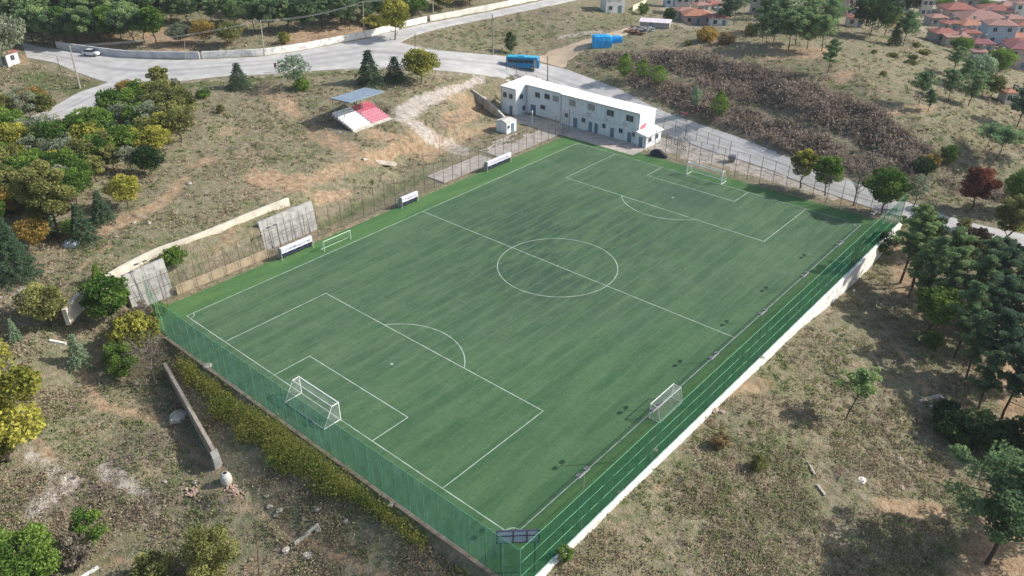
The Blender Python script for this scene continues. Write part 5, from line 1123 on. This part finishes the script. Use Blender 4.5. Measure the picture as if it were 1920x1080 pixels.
# lower left
T('bush','yellow',22,866,622,205,'huge yellow green tree on the left edge',var=0); T('bush','yellow',-40,800,600,130,'yellow green tree cut by the left edge above the huge one',var=1)
T('decid','olive',95,612,536,86,'small round tree with orange tinged top below the cream wall',var=0); T('decid','green',212,606,518,92,'round green tree in front of the lower end of the cream wall',var=3)
T('decid','yellow',262,660,592,92,'domed yellow green tree beside the near left corner of the pitch',var=1); T('bare','grey',292,722,622,104,'leafless grey tree at the head of the long low wall')
T('bush','green',232,704,640,64,'yellow green bush left of the leafless grey tree'); T('bush','bright',300,592,566,34,'bright bush at the pitch corner below the concrete slab'); T('spruce','pale',152,686,622,52,'young light green conifer on the dirt left of the leafless tree')
T('spruce','pale',32,640,594,30,'small silvery conifer at the left edge'); T('bush','grey',276,620,560,40,'grey green bush under the near left slab')
T('spruce','spruce',34,520,398,104,'wide blue green conifer at the left edge'); T('spruce','spruce',160,452,376,66,'blue green conifer above the wrapped bundle'); T('spruce','spruce',196,418,354,54,'smaller conifer right of the blue green conifer')
T('decid','orange',76,470,408,64,'orange leaved tree between two conifers',var=2); T('decid','olive',114,452,300,96,'tall olive tree with a bare dark trunk',var=1); T('bush','bright',130,440,412,28,'round bright green bush under the tall olive tree')
T('decid','yellow',241,392,330,62,'thin yellow tree with a dark stem on the open slope',var=0); T('decid','dark',284,328,274,60,'dark green tree with yellow top at the right edge of the wood',var=3)
T('spruce','spruce',92,440,350,50,'blue green conifer behind the orange tree'); T('spruce','spruce',10,470,400,50,'conifer at the left edge beyond the wide one')
T('bush','green',52,1090,1006,150,'large green bush in the lower left corner'); T('bush','green',176,1022,952,66,'upright green bush right of the large corner bush'); T('bush','grey',150,1056,1000,70,'grey green bush between the two green bushes')
T('bush','olive',404,1080,984,104,'large olive bush at the bottom left of the rusty pole'); T('bush','olive',292,1092,1046,84,'low olive bush at the bottom edge'); T('bush','green',8,830,770,60,'green bush under the huge yellow tree')
# the mixed wood on the left: spots jittered over its outline
def inside(x, y, poly):
    c = False; n = len(poly)
    for i in range(n):
        (x0,y0),(x1,y1) = poly[i], poly[(i+1) % n]
        if (y0 > y) != (y1 > y) and x < (x1-x0)*(y-y0)/(y1-y0)+x0: c = not c
    return c
def wood(poly, sx, sy, jit, kinds, group, seed, hpx, avoid=()):
    rr = random.Random(seed); y0 = min(q[1] for q in poly); y1 = max(q[1] for q in poly); x0 = min(q[0] for q in poly); x1 = max(q[0] for q in poly)
    y = y0; row = 0
    while y < y1:
        x = x0+(row % 2)*sx/2
        while x < x1:
            px, py = x+rr.uniform(-jit,jit)*sx, y+rr.uniform(-jit,jit)*sy
            if inside(px, py, poly) and not any(abs(px-a) < r_ and abs(py-c) < r_*.7 for a, c, r_ in avoid):
                kind, col, hf, wf, lb = rr.choice(kinds); h_ = hpx*hf*rr.uniform(.85,1.2); T(kind, col, px, py, py-h_, h_*wf*rr.uniform(.85,1.15), lb+', '+where(px, py, (x0,y0,x1,y1)), group)
            x += sx
        y += sy; row += 1
LW = 'trees of the mixed wood on the left'
K = [('decid','olive',1,1.0,'olive green tree in the left mixed wood')]*5+[('decid','yellow',.95,1.05,'yellow green tree in the left mixed wood')]*4+[('decid','green',1,1,'green tree in the left mixed wood')]*3+[('decid','orange',.8,1,'orange tinged tree in the left mixed wood')]+[('spruce','spruce',1.0,.7,'dark conifer in the mixed wood at the left')]*2+[('sparse','greytree',1,.9,'grey green thin-leaved tree in the left mixed wood')]*3
wood([(-30,258),(60,268),(120,262),(188,244),(222,208),(250,186),(320,195),(350,240),(345,285),(300,305),(250,330),(190,345),(150,400),(60,420),(-30,440)], 31, 22, .33, K, LW, 5, 58, [(284,328,24),(241,392,40),(114,440,30),(160,430,24)])
wood([(-20,190),(50,200),(95,190),(100,230),(-20,240)], 38, 20, .3, K, LW, 8, 52)
wood([(-30,90),(12,95),(36,128),(-30,140)], 30, 16, .3, [('decid','greytree',1.3,1,'grey brown tree by the small red and white house')], 'grey brown trees at the upper left edge', 3, 60)
# pine wood above the white wall
PW = 'pines of the wood above the roadside wall'
KP = [('decid','pinelight',1,.95,'full crowned green tree of the wood above the roadside wall')]*4+[('pine','pine',1,.85,'pine of the wood above the roadside wall')]*5+[('pine','pinelight',1,.9,'lighter green pine of the wood above the roadside wall')]*3+[('decid','dark',.9,1,'dark broadleaf tree of the wood above the roadside wall')]
wood([(60,74),(90,60),(200,70),(262,72),(285,60),(300,30),(330,22),(470,26),(500,40),(600,38),(690,34),(720,10),(800,-4),(960,-10),(960,-40),(300,-70),(-40,-60),(-30,40),(10,62)], 31, 14, .32, KP, PW, 12, 70)
G = 'full crowned trees at the lower edge of the pine wood'
for k, x in enumerate(range(62, 300, 21)): T('decid',('pine','pinelight','pine','green')[k % 4],x,82-(x > 200)*4+(k % 3)*2,82-66-(k % 2)*8,50,'full crowned tree at the lower edge of the pine wood, '+('first','second','third','fourth','fifth','sixth','seventh','eighth','ninth','tenth','eleventh','twelfth')[k]+' from the left',G)
G = 'pines standing on the red earth behind the white wall'
for k, (x, y, t_) in enumerate(((322,46,-14),(352,42,-16),(398,44,-16),(440,46,-14),(478,58,-10),(506,62,-8),(540,60,-8),(574,58,-8),(606,54,-12),(640,46,-16),(690,44,-14),(716,36,-20),(760,24,-30))): T('decid' if k % 2 else 'pine',('pinelight','pine','pine')[k % 3],x,y,t_,52,'tree on the red earth behind the white wall, '+('first','second','third','fourth','fifth','sixth','seventh','eighth','ninth','tenth','eleventh','twelfth','thirteenth')[k]+' from the left',G)
T('decid','orange',384,84,38,50,'orange yellow tree on the bare red earth above the white wall'); T('decid','olive',434,88,42,54,'olive green tree right of the orange yellow tree'); T('decid','greytree',340,84,44,46,'grey green tree left of the orange yellow tree')
T('bush','yellow',534,82,58,26,'small yellow green bush above the white wall'); T('bush','yellow',708,46,28,60,'low yellow green shrubs above the white wall at the junction'); T('pine','pine',560,104,42,40,'x') if False else None
T('pine','pine',655,54,-4,52,'pine with a red trunk alone on the bare red earth',var=0)
for x, y, t_, w, c_ in ((780,26,-6,50,'green'),(830,16,-20,50,'olive'),(880,8,-26,50,'green')): T('decid',c_,x,y,t_,w,'tree above the wall where the road climbs out of view','trees beyond the climbing road')
# shrubs and village trees
T('bush','orange',1325,76,52,44,'rusty orange bush on the hilltop, left of two'); T('bush','brown',1360,82,60,36,'rusty brown bush on the hilltop, right of two'); T('bush','olive',1408,66,44,30,'yellowish bush beside the hilltop pines')
T('decid','dark',1254,46,14,26,'dark narrow tree beside the red roofs'); T('bush','green',1206,26,4,24,'green bush by the yellow garden wall')
G = 'small grass tussocks on the open hill'
for x, y, w in ((1674,108,22),(1712,112,20),(1734,102,26),(1717,88,16),(1655,142,14),(1708,122,28),(1638,102,12),(1292,84,14)): T('bush','olive',x,y,y-9,w,'small dark tussock on the open hilltop grass',G)
for x, y, t_, w in ((1800,100,70,44),(1700,60,34,30),(1770,22,-2,40),(1850,24,2,36)): T('decid','green',x,y,t_,w,'tree among the red roofed village houses','trees among the village houses')

# ------------------------------------------------------------------ houses
M_tile = [mat('red_tile', (.33,.125,.095), .85, (.22,.09,.075), 1.6, .3), mat('dusty_tile', (.36,.20,.165), .85, (.25,.14,.12), 1.6, .3), mat('orange_tile', (.42,.20,.13), .85, (.29,.13,.09), 1.6, .3), mat('purple_tile', (.25,.10,.11), .85, (.17,.07,.08), 1.6, .3)]
M_hw = [mat('cream_render', (.62,.56,.47), .9, (.50,.45,.38), 1), mat('white_render', (.72,.71,.69), .9, (.58,.57,.56), 1), mat('grey_render', (.42,.40,.38), .9, (.32,.30,.29), 1), mat('blue_render', (.42,.52,.62), .9, (.34,.43,.52), 1), mat('pink_render', (.55,.42,.38), .9, (.45,.34,.31), 1)]
def house(px, py, wpx, storeys, tile, wall_, rz, label, depth=.85, roof='hip', grp=None):
    p = ground(px, py); w = wpx/pxm(p)*.92; d = w*depth; h = 2.8*storeys; t = thing('house', label, 'house', tuple(p), rz, grp); x, y = w/2, d/2
    b = MB(); b.box(-x,x,-y,y,-2.5,h); b.build('wall', M_hw[wall_], t)
    b = MB(); o_ = .4; rh = min(x, y)*.42; X, Y = x+o_, y+o_
    if roof == 'hip':
        rx = max(X-Y, 0) if X > Y else 0; ry = max(Y-X, 0) if Y > X else 0; E0 = [(-X,-Y,h),(X,-Y,h),(X,Y,h),(-X,Y,h)]; A_, B_ = (-rx,-ry,h+rh), (rx,ry,h+rh)
        if X >= Y: b.face([E0[0],E0[1],B_,A_]); b.face([E0[1],E0[2],B_]); b.face([E0[2],E0[3],A_,B_]); b.face([E0[3],E0[0],A_])
        else: b.face([E0[0],E0[1],A_]); b.face([E0[1],E0[2],B_,A_]); b.face([E0[2],E0[3],B_]); b.face([E0[3],E0[0],A_,B_])
        b.box(-X,X,-Y,Y,h-.12,h-.004)
    elif roof == 'shed': b.hexa([(-X,-Y,h+.01),(X,-Y,h+.01),(X,Y,h+.3),(-X,Y,h+.3)], [(-X,-Y,h+.2),(X,-Y,h+.2),(X,Y,h+.6),(-X,Y,h+.6)])
    rf = b.build('roof', M_tile[tile], t)
    b = MB(); b.box(x*.3,x*.3+.6,-.3,.3,h+rh*.4,h+rh+.9); b.build('chimney', M_hw[2], rf)
    for s in range(storeys):
        k = max(2, int(w/2.6))
        for i in range(k):
            q = -x+w*(i+.5)/k
            if s == 0 and i == k//2: opening(t, (q,-y,.02), (1,0,0), (0,-1,0), 1.0, 2.1, 'door')
            else: opening(t, (q,-y,2.8*s+.95), (1,0,0), (0,-1,0), 1.1, 1.2, 'window')
        k = max(1, int(d/3))
        for i in range(k): q = -y+d*(i+.5)/k; opening(t, (x,q,2.8*s+.95), (0,1,0), (1,0,0), 1.1, 1.2, 'window')
    return t
HS = [(1277,26,26,2,2,0,.1,'hip','tall orange roofed house left of the dark pines'),(1282,36,34,1,1,2,.3,'hip','low house with a dusty pink roof below the orange roofed one'),(1312,26,30,1,1,0,.5,'hip','house with a rounded dusty red roof'),
 (1304,42,56,1,2,4,.2,'hip','widest orange roofed house beside the dark narrow tree'),(1346,48,36,1,0,1,.1,'hip','low red roofed house behind the two dark pines'),(1334,22,28,1,0,4,.6,'hip','small red roofed house behind the pine tops'),
 (1310,8,34,1,1,0,.2,'hip','dusty roofed house at the top edge above the rounded roof'),(1256,12,24,2,3,3,.3,'shed','bluish shaded house at the top edge right of the yellow wall'),(1419,26,30,2,0,2,-.1,'hip','red roofed grey house right of the two dark pines'),(1440,2,30,1,1,1,.2,'hip','dusty roofed house at the top edge behind the hill pines'),
 (1591,28,26,2,0,4,.4,'hip','pink red roofed house between the hilltop pines and the large dark tree'),(1600,50,30,1,0,0,.0,'hip','low red roof just left of the large dark tree'),(1690,18,26,2,1,1,.2,'hip','pale pinkish house at the top edge'),(1732,30,20,3,1,0,.0,'hip','narrow cream tower-like house'),
 (1752,46,34,1,1,2,.3,'hip','grey pink roofed house below the cream tower house'),(1791,30,60,1,0,4,.15,'hip','broad red hip roof at the top of the village'),(1860,32,58,1,0,2,-.1,'hip','red hip roofed house left of the white house'),(1834,48,88,1,1,2,.05,'hip','longest low house with a dusty red roof'),
 (1812,62,48,1,2,1,.3,'hip','orange gable roofed house in the middle of the village'),(1864,80,54,2,1,3,.0,'hip','pale blue two-storey house with dark openings'),(1764,78,46,1,0,2,.2,'hip','bright red hip roofed house at the hill edge'),(1786,86,44,1,1,0,.1,'shed','low house with a pale flat roof below the bright red roof'),
 (1832,96,46,1,3,2,.1,'hip','dark red hip roofed house below the pale blue house'),(1903,84,50,1,2,4,.1,'hip','orange roofed house at the right edge'),(1912,98,56,1,0,4,.05,'hip','red roofed house below the orange roofed one at the right edge'),(1906,126,62,2,3,4,.0,'hip','pinkish house with a purple roof behind the bright green tree'),
 (1893,50,40,1,1,0,.2,'hip','dusty roofed house right of the long low house'),(1916,62,34,1,0,1,.1,'hip','small red roofed house at the right edge above the orange one'),(1908,38,30,2,1,1,.0,'hip','white two-storey house at the upper right'),(1884,22,40,1,1,4,.2,'hip','dusty roofed house below the far grey road'),
 (1888,192,30,1,2,0,.3,'hip','small orange roofed hut between the village and the big dark pine'),(1660,8,30,1,0,1,.3,'hip','red roofed house at the top edge left of the pale pinkish house'),(1820,12,44,1,1,2,.1,'hip','dusty roofed house at the very top of the village'),(1760,6,34,1,0,0,.4,'hip','red roofed house at the top edge right of the dark tree')]
for px, py, w, s, ti, wa, rz, rf, lb in HS: house(px, py, w, s, ti, wa, rz+.55, lb, .8, rf, 'red roofed village houses')
rr = random.Random(21); took = [(q[0], q[1]) for q in HS]
for gy in range(14, 140, 15):
    for gx in range(1700, 1925, 27):
        x, y = gx+rr.uniform(-6,6), gy+rr.uniform(-3,3)
        if x < 1735+max(0, y-60)*1.6 or any(abs(x-a) < 26 and abs(y-c) < 11 for a, c in took): continue
        took.append((x, y)); ti = rr.choice((0,0,1,3)); house(x, y, rr.uniform(24,36), 1, ti, rr.choice((0,1,2,4)), rr.uniform(.3,.9), 'small village house with a '+('red','dusty pink','orange','dark red')[ti]+' roof, '+where(x, y, (1700,10,1925,140)), .8, 'hip', 'small houses packed in the village')
house(15, 120, 34, 1, 0, 1, .4, 'small red and white house at the upper left edge')
# white gable house at the top edge with garden wall
t = house(1148, 20, 40, 2, 3, 1, .95, 'tall white walled house with a brown roof at the top edge')
A = [at(1186,20), at(1212,8)]; wall_line('garden_wall', [(q.x,q.y) for q in A], .3, [q.z+1.5 for q in A], [q.z-1 for q in A], mat('cream_garden_wall', (.74,.70,.52), .9, (.6,.56,.42), 1), 'pale yellow garden wall right of the tall white house')
b = MB(); p = ground(1228, 52)
for k, (x, y, w, d, h, z) in enumerate(((0,0,8,2.2,.25,1.9),(-9,-3,5,1.8,.2,1.3))): pass
t = thing('scrap_shed', 'low shed with pale pink roof sheets at the end of the dirt track', 'shed', tuple(p), R(25))
b = MB(); b.box(-4,4,-1.6,1.6,-.5,1.7); b.build('wall', M_hw[2], t); b = MB(); b.hexa([(-4.3,-1.9,1.71),(4.3,-1.9,1.71),(4.3,1.9,2.0),(-4.3,1.9,2.0)], [(-4.3,-1.9,1.82),(4.3,-1.9,1.82),(4.3,1.9,2.12),(-4.3,1.9,2.12)]); b.build('roof', mat('pinkish_sheet', (.70,.62,.66), .6, (.55,.50,.53), 1), t); opening(t, (-1.0,-1.6,.02), (1,0,0), (0,-1,0), 1.0, 1.6, 'door')
for x, y, c_, lb in ((1186,62,M_rust,'dark rusty scrap heap beside the dirt track'),(1210,58,mat('grey_scrap', (.34,.36,.36), .6, (.2,.22,.22), 2),'grey scrap heap right of the rusty one')):
    p = ground(x, y); b = MB(); rr = random.Random(x)
    for k in range(26):
        q = Matrix.Rotation(rr.uniform(0,3), 3, 'Z')@Matrix.Rotation(rr.uniform(-.6,.6), 3, 'X'); c = Vector((rr.gauss(0,1.6), rr.gauss(0,.8), abs(rr.gauss(.3,.35)))); P = [q@Vector(v)+c for v in ((-.8,-.25,-.06),(.8,-.25,-.06),(.8,.25,-.06),(-.8,.25,-.06),(-.8,-.25,.06),(.8,-.25,.06),(.8,.25,.06),(-.8,.25,.06))]; b.hexa(P[:4], P[4:])
    o = b.build('scrap_heap', c_); o.location = p; tag(o, lb, 'scrap heap')

# ------------------------------------------------------------------ low growth nobody could count
NOVc = np.clip(nb, 0, 1)
def scatter(n, x0, x1, y0, y1):
    px = rng.uniform(x0, x1, n); py = rng.uniform(y0, y1, n)
    D = FW[None]+RT[None]*((px-960)/FPX)[:, None]-UP[None]*((py-540)/FPX)[:, None]; z = np.full(n, 3.0)
    for _ in range(24): t_ = (z-CP[2])/D[:, 2]; P = CP+D*t_[:, None]; z = z*.4+grid_eval(TZ, P[:, 0], P[:, 1])*.6
    ok = np.abs(z-P[:, 2]) < .15; ok &= grid_eval(NOVc, P[:, 0], P[:, 1]) < .25
    P[:, 2] = grid_eval(TZ, P[:, 0], P[:, 1]); return P[ok], px[ok], py[ok]
def stuff_mesh(name, V, F, tint, m, label):
    me_ = bpy.data.meshes.new(name); nf = len(F); k = F.shape[1]
    me_.vertices.add(len(V)); me_.vertices.foreach_set('co', V.astype(np.float32).ravel()); me_.loops.add(nf*k); me_.loops.foreach_set('vertex_index', F.astype(np.int32).ravel())
    me_.polygons.add(nf); me_.polygons.foreach_set('loop_start', np.arange(0, nf*k, k, dtype=np.int32)); me_.polygons.foreach_set('loop_total', np.full(nf, k, dtype=np.int32)); me_.update(calc_edges=True)
    a = me_.attributes.new('tint', 'FLOAT', 'POINT'); a.data.foreach_set('value', tint.astype(np.float32)); me_.materials.append(m)
    o = link(name, me_); return tag(o, label, None, None, 'stuff')
def tufts(name, P, rad, size, per, m, label, flat=.6):
    n = len(P)
    if n == 0: return
    C = np.repeat(P, per, 0)+rng.normal(size=(n*per, 3))*np.repeat(rad, per)[:, None]*np.array([.5,.5,.0])[None]; C[:, 2] += np.abs(rng.normal(size=n*per))*np.repeat(rad, per)*flat*.55+.05
    N = n*per; a = rng.normal(size=(N,3)); a[:, 2] = np.abs(a[:, 2])*1.2+.2; a /= np.linalg.norm(a, axis=1)[:, None]; b = rng.normal(size=(N,3)); b -= (b*a).sum(1)[:, None]*a; b /= np.linalg.norm(b, axis=1)[:, None]
    s = (np.repeat(size, per)*rng.uniform(.6,1.4,N))[:, None]; V = np.stack([C-a*s, C-b*s*.45, C+a*s, C+b*s*.45], 1).reshape(-1, 3); F = np.arange(4*N).reshape(N, 4)
    tn = np.clip(np.repeat(rng.uniform(.1,.9,n), per)+rng.normal(0,.12,N), 0, 1); stuff_mesh(name, V, F, np.repeat(tn, 4), m, label)
L_dry = leafmat('dry_stalks', (.27,.225,.15), (.54,.45,.33), .45); L_grn = leafmat('weed_leaves', (.16,.21,.085), (.36,.39,.19), .45); L_thorn = leafmat('thorn_twigs', (.17,.14,.115), (.46,.375,.30), .45); L_gy = leafmat('yellow_weeds', (.18,.23,.05), (.54,.50,.14), .42)
P, px, py = scatter(26000, -120, 2040, 20, 1180); nz_ = vnoise(P[:,0], P[:,1], 5.0)*.6+vnoise(P[:,0]+7, P[:,1], 1.8)*.4
zs = {k: grid_eval(ZN[k], P[:,0], P[:,1]) for k in ZN}; dist = np.linalg.norm(P-CP, axis=1)
k1 = (sst((nz_-.30)/.42) > rng.random(len(P))*1.05) & (zs['soil'] < .5) & (zs['gravel'] < .5) & (zs['brush'] < .5); sz = .06+.0008*dist[k1]
tufts('dry_grass', P[k1], .35+.6*rng.random(k1.sum())**2, sz, 12, L_dry, 'dry tan grass and stalks covering the slopes')
P, px, py = scatter(16000, -120, 2040, 20, 1180); nz_ = vnoise(P[:,0]+31, P[:,1], 6.0)*.55+vnoise(P[:,0]+3, P[:,1]+8, 2.2)*.45; zs = {k: grid_eval(ZN[k], P[:,0], P[:,1]) for k in ZN}; dist = np.linalg.norm(P-CP, axis=1)
k1 = (sst((nz_+zs['grass']*.3-.36)/.42) > rng.random(len(P))*1.1) & (zs['soil'] < .4) & (zs['gravel'] < .4) & (zs['brush'] < .6)
tufts('green_weeds', P[k1], .3+.6*rng.random(k1.sum())**2, .06+.0008*dist[k1], 13, L_grn, 'low olive green weeds scattered over the dry ground')
P, px, py = scatter(22000, 1000, 1960, 60, 420); zb = grid_eval(ZN['brush'], P[:,0], P[:,1]); nz_ = vnoise(P[:,0], P[:,1], 3.0); k1 = sst((zb*.75+nz_*.5+vnoise(P[:,0], P[:,1], 9.0)*.5-.70)/.75) > rng.random(len(P))*1.0; dist = np.linalg.norm(P-CP, axis=1)
tufts('thorn_scrub', P[k1], .5+.8*rng.random(k1.sum())**2, .09+.0008*dist[k1], 13, L_thorn, 'dark brown thorn scrub on the steep bank above the road', .9)
P, px, py = scatter(9000, -60, 1960, 560, 1180); zb = grid_eval(ZN['brush'], P[:,0], P[:,1]); nz_ = vnoise(P[:,0]+77, P[:,1], 4.0); k1 = sst((zb*.8+nz_*.7-.45)/.7) > rng.random(len(P))*1.8; dist = np.linalg.norm(P-CP, axis=1)
tufts('brown_scrub', P[k1], .4+.7*rng.random(k1.sum())**2, .05+.0008*dist[k1], 15, leafmat('brown_twigs', (.20,.16,.13), (.44,.36,.29), .45), 'grey brown dead scrub on the near slopes', .9)
# lush yellow green weeds between the low wall and the teal fence
P, px, py = scatter(15000, 320, 900, 640, 1080)
def near_line(px, py, pts):
    best = np.full(len(px), -9.0)
    for (x0,y0,r0),(x1,y1,r1) in zip(pts, pts[1:]):
        dx, dy = x1-x0, y1-y0; t_ = np.clip(((px-x0)*dx+(py-y0)*dy)/(dx*dx+dy*dy), 0, 1); best = np.maximum(best, 1-np.hypot(px-x0-t_*dx, py-y0-t_*dy)/(r0+t_*(r1-r0)))
    return best
nl = np.maximum(near_line(px, py, [(345,670,20),(420,735,46),(520,810,58),(620,880,46),(690,925,26)]), near_line(px, py, [(700,935,16),(760,975,34),(800,1000,28)])); nl = np.maximum(nl, near_line(px, py, [(860,1040,16),(905,1075,26)])); nz_ = vnoise(P[:,0], P[:,1], 2.0)
k1 = (nl+nz_*.8 > .62) & (P[:,1] < -49.6)
tufts('yellow_weeds', P[k1], .5+.7*rng.random(k1.sum()), .08+0*px[k1], 14, L_gy, 'lush yellow green weeds along the outside of the teal fence', 1.0)
k2 = np.where(k1)[0][::9]; k3 = k2[vnoise(P[k2,0], P[k2,1], 3.2) > .36]
tufts('weed_clumps', P[k3], .55+.5*rng.random(len(k3)), .10+0*px[k3], 120, L_gy, 'knee high clumps of yellow green weeds below the teal fence', 1.9)
k4 = k2[(vnoise(P[k2,0], P[k2,1], 3.2) <= .42)]
tufts('green_weed_clumps', P[k4], .6+.5*rng.random(len(k4)), .10+0*px[k4], 110, LM['bright'], 'darker green weed clumps among the yellow green ones', 1.6)
P, px, py = scatter(26000, -120, 2040, 20, 1180); nz_ = vnoise(P[:,0], P[:,1], 5.0)*.6+vnoise(P[:,0]+7, P[:,1], 1.8)*.4
zs = {k: grid_eval(ZN[k], P[:,0], P[:,1]) for k in ZN}; dist = np.linalg.norm(P-CP, axis=1)
k1 = (sst((nz_-.30)/.42) > rng.random(len(P))*1.05) & (zs['soil'] < .5) & (zs['gravel'] < .5) & (zs['brush'] < .5); sz = .06+.0008*dist[k1]
tufts('dry_grass', P[k1], .35+.6*rng.random(k1.sum())**2, sz, 12, L_dry, 'dry tan grass and stalks covering the slopes')
P, px, py = scatter(16000, -120, 2040, 20, 1180); nz_ = vnoise(P[:,0]+31, P[:,1], 6.0)*.55+vnoise(P[:,0]+3, P[:,1]+8, 2.2)*.45; zs = {k: grid_eval(ZN[k], P[:,0], P[:,1]) for k in ZN}; dist = np.linalg.norm(P-CP, axis=1)
k1 = (sst((nz_+zs['grass']*.3-.36)/.42) > rng.random(len(P))*1.1) & (zs['soil'] < .4) & (zs['gravel'] < .4) & (zs['brush'] < .6)
tufts('green_weeds', P[k1], .3+.6*rng.random(k1.sum())**2, .06+.0008*dist[k1], 13, L_grn, 'low olive green weeds scattered over the dry ground')
P, px, py = scatter(22000, 1000, 1960, 60, 420); zb = grid_eval(ZN['brush'], P[:,0], P[:,1]); nz_ = vnoise(P[:,0], P[:,1], 3.0); k1 = sst((zb*.75+nz_*.5+vnoise(P[:,0], P[:,1], 9.0)*.5-.70)/.75) > rng.random(len(P))*1.0; dist = np.linalg.norm(P-CP, axis=1)
tufts('thorn_scrub', P[k1], .5+.8*rng.random(k1.sum())**2, .09+.0008*dist[k1], 13, L_thorn, 'dark brown thorn scrub on the steep bank above the road', .9)
P, px, py = scatter(9000, -60, 1960, 560, 1180); zb = grid_eval(ZN['brush'], P[:,0], P[:,1]); nz_ = vnoise(P[:,0]+77, P[:,1], 4.0); k1 = sst((zb*.8+nz_*.7-.45)/.7) > rng.random(len(P))*1.8; dist = np.linalg.norm(P-CP, axis=1)
tufts('brown_scrub', P[k1], .4+.7*rng.random(k1.sum())**2, .05+.0008*dist[k1], 15, leafmat('brown_twigs', (.14,.11,.085), (.32,.26,.20), .4), 'grey brown dead scrub on the near slopes', .9)
# lush yellow green weeds between the low wall and the teal fence
P, px, py = scatter(15000, 320, 900, 640, 1080)
def near_line(px, py, pts):
    best = np.full(len(px), -9.0)
    for (x0,y0,r0),(x1,y1,r1) in zip(pts, pts[1:]):
        dx, dy = x1-x0, y1-y0; t_ = np.clip(((px-x0)*dx+(py-y0)*dy)/(dx*dx+dy*dy), 0, 1); best = np.maximum(best, 1-np.hypot(px-x0-t_*dx, py-y0-t_*dy)/(r0+t_*(r1-r0)))
    return best
nl = np.maximum(near_line(px, py, [(345,670,20),(420,735,46),(520,810,58),(620,880,46),(690,925,26)]), near_line(px, py, [(700,935,16),(760,975,34),(800,1000,28)])); nl = np.maximum(nl, near_line(px, py, [(860,1040,16),(905,1075,26)])); nz_ = vnoise(P[:,0], P[:,1], 2.0)
k1 = (nl+nz_*.5 > .42) & (P[:,1] < -49.8)
tufts('yellow_weeds', P[k1], .5+.7*rng.random(k1.sum()), .11+0*px[k1], 26, L_gy, 'lush yellow green weeds along the outside of the teal fence', 1.1)
P, px, py = scatter(2600, -60, 1960, 560, 1080); k1 = vnoise(P[:,0]+9, P[:,1]+4, 9) > .62
V0 = []
bmr = bmesh.new(); bmesh.ops.create_icosphere(bmr, subdivisions=1, radius=1); rv = np.array([v.co[:] for v in bmr.verts]); rf_ = np.array([[v.index for v in f.verts] for f in bmr.faces]); bmr.free()
Q = P[k1]; s = rng.uniform(.04,.13,len(Q)); V = (rv[None]*s[:,None,None]*np.array([1.2,1,.6])+rng.normal(0,.2,(len(Q),len(rv),3))*s[:,None,None]+Q[:,None]+np.array([0,0,.03])).reshape(-1,3); F = (rf_[None]+np.arange(len(Q))[:,None,None]*len(rv)).reshape(-1,3)
stuff_mesh('small_stones', V, F, np.full(len(V), .5), M_rock, 'small pale stones strewn over the dry ground')

# ------------------------------------------------------------------ air
hm = bpy.data.materials.new('haze_air'); hm.use_nodes = True; hn = hm.node_tree
for q in list(hn.nodes): hn.nodes.remove(q)
ho = hn.nodes.new('ShaderNodeOutputMaterial'); pv = hn.nodes.new('ShaderNodeVolumePrincipled'); pv.inputs['Color'].default_value = (.80,.88,1,1); pv.inputs['Density'].default_value = .00014; pv.inputs['Anisotropy'].default_value = .2
hn.links.new(pv.outputs[0], ho.inputs['Volume'])
b = MB(); b.box(-3050, 3050, -3050, 3050, float(TZ.min())-1.0, 75); tag(b.build('haze', hm), None, None, None, 'stuff')
